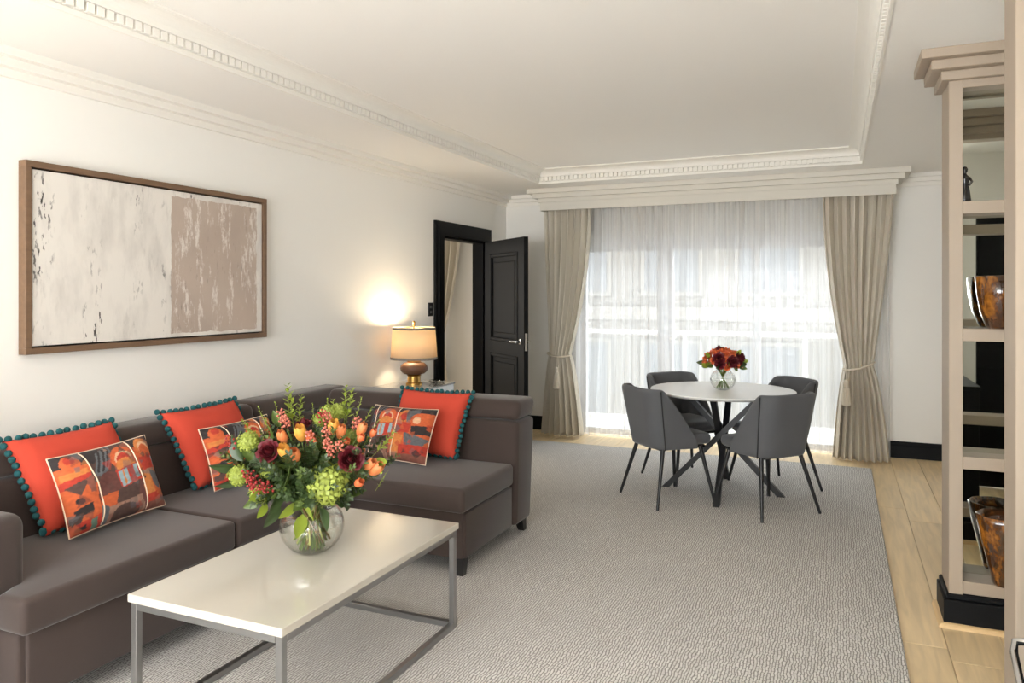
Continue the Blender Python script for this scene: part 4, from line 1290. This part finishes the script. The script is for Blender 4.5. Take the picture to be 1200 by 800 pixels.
# leafy sprigs throughout
for k in range(210):
    a = rnd.uniform(0, 2 * PI); el = math.asin(rnd.uniform(-.30, .98))
    if k < 110: a = rnd.uniform(-2.8, -.35)       # more towards the sitting side
    r_ = rnd.uniform(.07, .15) if el < .2 else rnd.uniform(.10, .21)
    d = Vector((math.cos(a) * math.cos(el), math.sin(a) * math.cos(el), math.sin(el)))
    p = Vector((d.x * r_ * 1.25, d.y * r_, .27 + d.z * r_ * .7))
    if p.z < .19: p.z = .19 + rnd.random() * .03
    if d.z < -.1 and math.hypot(p.x, p.y) < .12: p.z = max(p.z, .24)
    dd = (d + Vector((0, 0, .25))).normalized()
    inst('leaf_sprig', FM[rnd.choice(('sprig1', 'sprig2', 'sprig2'))], bq, mtx=dir_mtx(p, dd, rnd.random() * 6, rnd.uniform(.75, 1.05)))
# mid and dark leaves
for k in range(70):
    a = rnd.uniform(0, 2 * PI); el = rnd.uniform(-.35, 1.1)
    d = Vector((math.cos(a) * math.cos(el), math.sin(a) * math.cos(el), math.sin(el))); r_ = rnd.uniform(.09, .17)
    p = Vector((d.x * r_ * 1.2, d.y * r_, .27 + d.z * r_ * .75))
    if math.hypot(p.x, p.y) < .125 and p.z < .23: p.z = .23
    inst('leaf', FM[rnd.choice(('leafm', 'leafd', 'leafm', 'leafs'))], bq, mtx=dir_mtx(p, d + Vector((0, 0, .15)), rnd.uniform(-.9, .9), rnd.uniform(.8, 1.1), 'Y'))
def px_leaf(kind, u, v, tow, dr, dt_, du, s=1, roll=0):
    p = PXL(u, v, tow); inst('leaf', FM[kind], bq, mtx=dir_mtx(p, rtu(dr, dt_, du), roll, s, 'Y'))
px_leaf('leafd', 290, 546, .13, -1, .15, -.15, 1.05, -.7); px_leaf('leafd', 293, 560, .14, -.9, .1, -.5, 1.0, -.9); px_leaf('leafd', 292, 540, .10, -.5, .1, .9, 1.0, -.4); px_leaf('leafm', 305, 540, .12, -.3, .2, .8, .9, .2); px_leaf('leafd', 300, 530, .08, -.9, .0, .3, .9, -.5)
px_leaf('leafm', 322, 515, .06, .1, .3, .9, .9, .3); px_leaf('leafm', 325, 500, -.02, -.3, .1, 1, .8, .2); px_leaf('leafl', 444, 540, .10, 1, .3, -.05, .75, -.7); px_leaf('leafl', 447, 545, .11, .6, .4, -.4, .6, -.5)
px_leaf('leafm', 356, 545, .20, .05, .35, -1, 1.0, .0); px_leaf('leafl', 362, 588, .16, -.55, .35, -.55, 1.0, -.5); px_leaf('leafl', 366, 588, .16, .6, .35, -.5, 1.05, .5); px_leaf('leafl', 368, 602, .165, -.15, .15, -1, 1.05, 0)
px_leaf('leafl', 322, 575, .17, -.4, .5, -.3, .7, 0); px_leaf('leafl', 326, 590, .16, -.3, .4, -.6, .7, 0); px_leaf('leafm', 318, 585, .15, -.8, .3, -.4, .8, 0); px_leaf('leafd', 340, 590, .16, -.3, .4, -.8, .9, 0); px_leaf('leafd', 345, 575, .18, -.2, .4, -.8, .9, 0); px_leaf('leafd', 385, 595, .13, .5, .3, -.7, .9, 0)
for k in range(48):
    a = k * 2.39996; rb = .075 * math.sqrt((k % 16 + .5) / 16); zb = .014 + (.03 if rb > .05 else 0)
    f = Vector((math.cos(a) * rb, math.sin(a) * rb, zb)); a2 = a + PI + rnd.uniform(-1.4, 1.4); rt = rnd.uniform(.01, .065)
    bm = B(); tube(bm, [f, (f + Vector((math.cos(a2) * rt, math.sin(a2) * rt, .19))) / 2 + Vector((rnd.uniform(-.006, .006), rnd.uniform(-.006, .006), 0)), Vector((math.cos(a2) * rt, math.sin(a2) * rt, .19))], rnd.uniform(.0022, .004), 6)
    obj('stem', bm, M[('stem', 'stem_pale', 'stem_brown')[k % 3]], bq, smooth=True)

# --- small posy on the dining table
VS = Vector((-.775, 5.56, DTZ))
glass_bowl('small round clear glass vase on the dining table', VS, .091, .148, .55, 36)
ps = thing('flower_posy', 'domed posy of orange and dark red roses on dining table', 'flowers', VS)
rnd = random.Random(5)
cen = Vector((0, 0, .225))
for k in range(46):
    z_ = 1 - 1.22 * (k + .5) / 46; a = k * 2.39996; r = math.sqrt(max(0, 1 - z_ * z_))
    d = Vector((r * math.cos(a), r * math.sin(a), z_))
    p = cen + Vector((d.x * .135, d.y * .135, d.z * .095 - .03))
    big = (k % 5 == 1)
    if k % 7 == 6:
        inst('leaf', FM['leafl'], ps, mtx=dir_mtx(p, d + Vector((0, 0, .3)), 0, .6, 'Y'))
    else:
        inst('dark_rose' if big else 'small_rose', FM['dahlia' if big else 'rose_s'], ps, mtx=dir_mtx(p, d, rnd.random() * 6, rnd.uniform(.95, 1.15)))
for u, tow, up in ((-.06, .115, .235), (.035, .125, .215), (.10, .07, .235)):
    p = rtu(u, tow, up); inst('dark_rose', FM['dahlia'], ps, mtx=dir_mtx(p, rtu(u, tow + .1, .05), 0, 1.25))
for k in range(14):
    a = k * 2 * PI / 14 + .2; d = Vector((math.cos(a), math.sin(a), -.25 + .3 * (k % 3)))
    p = cen + Vector((d.x * .11, d.y * .11, -.055 + .02 * (k % 2)))
    inst('leaf', FM[('leafm', 'leafd', 'leafl')[k % 3]], ps, mtx=dir_mtx(p, d, 0, .72, 'Y'))
for k in range(16):
    a = k * 2.39996; f = Vector((math.cos(a) * .045, math.sin(a) * .045, .014)); tp = Vector((-math.cos(a) * .02, -math.sin(a) * .02, .125)); q = cen + Vector((-math.cos(a) * .07, -math.sin(a) * .07, -.02))
    bm = B(); tube(bm, [f, tp, q], .003, 6); obj('stem', bm, M['stem'], ps, smooth=True)
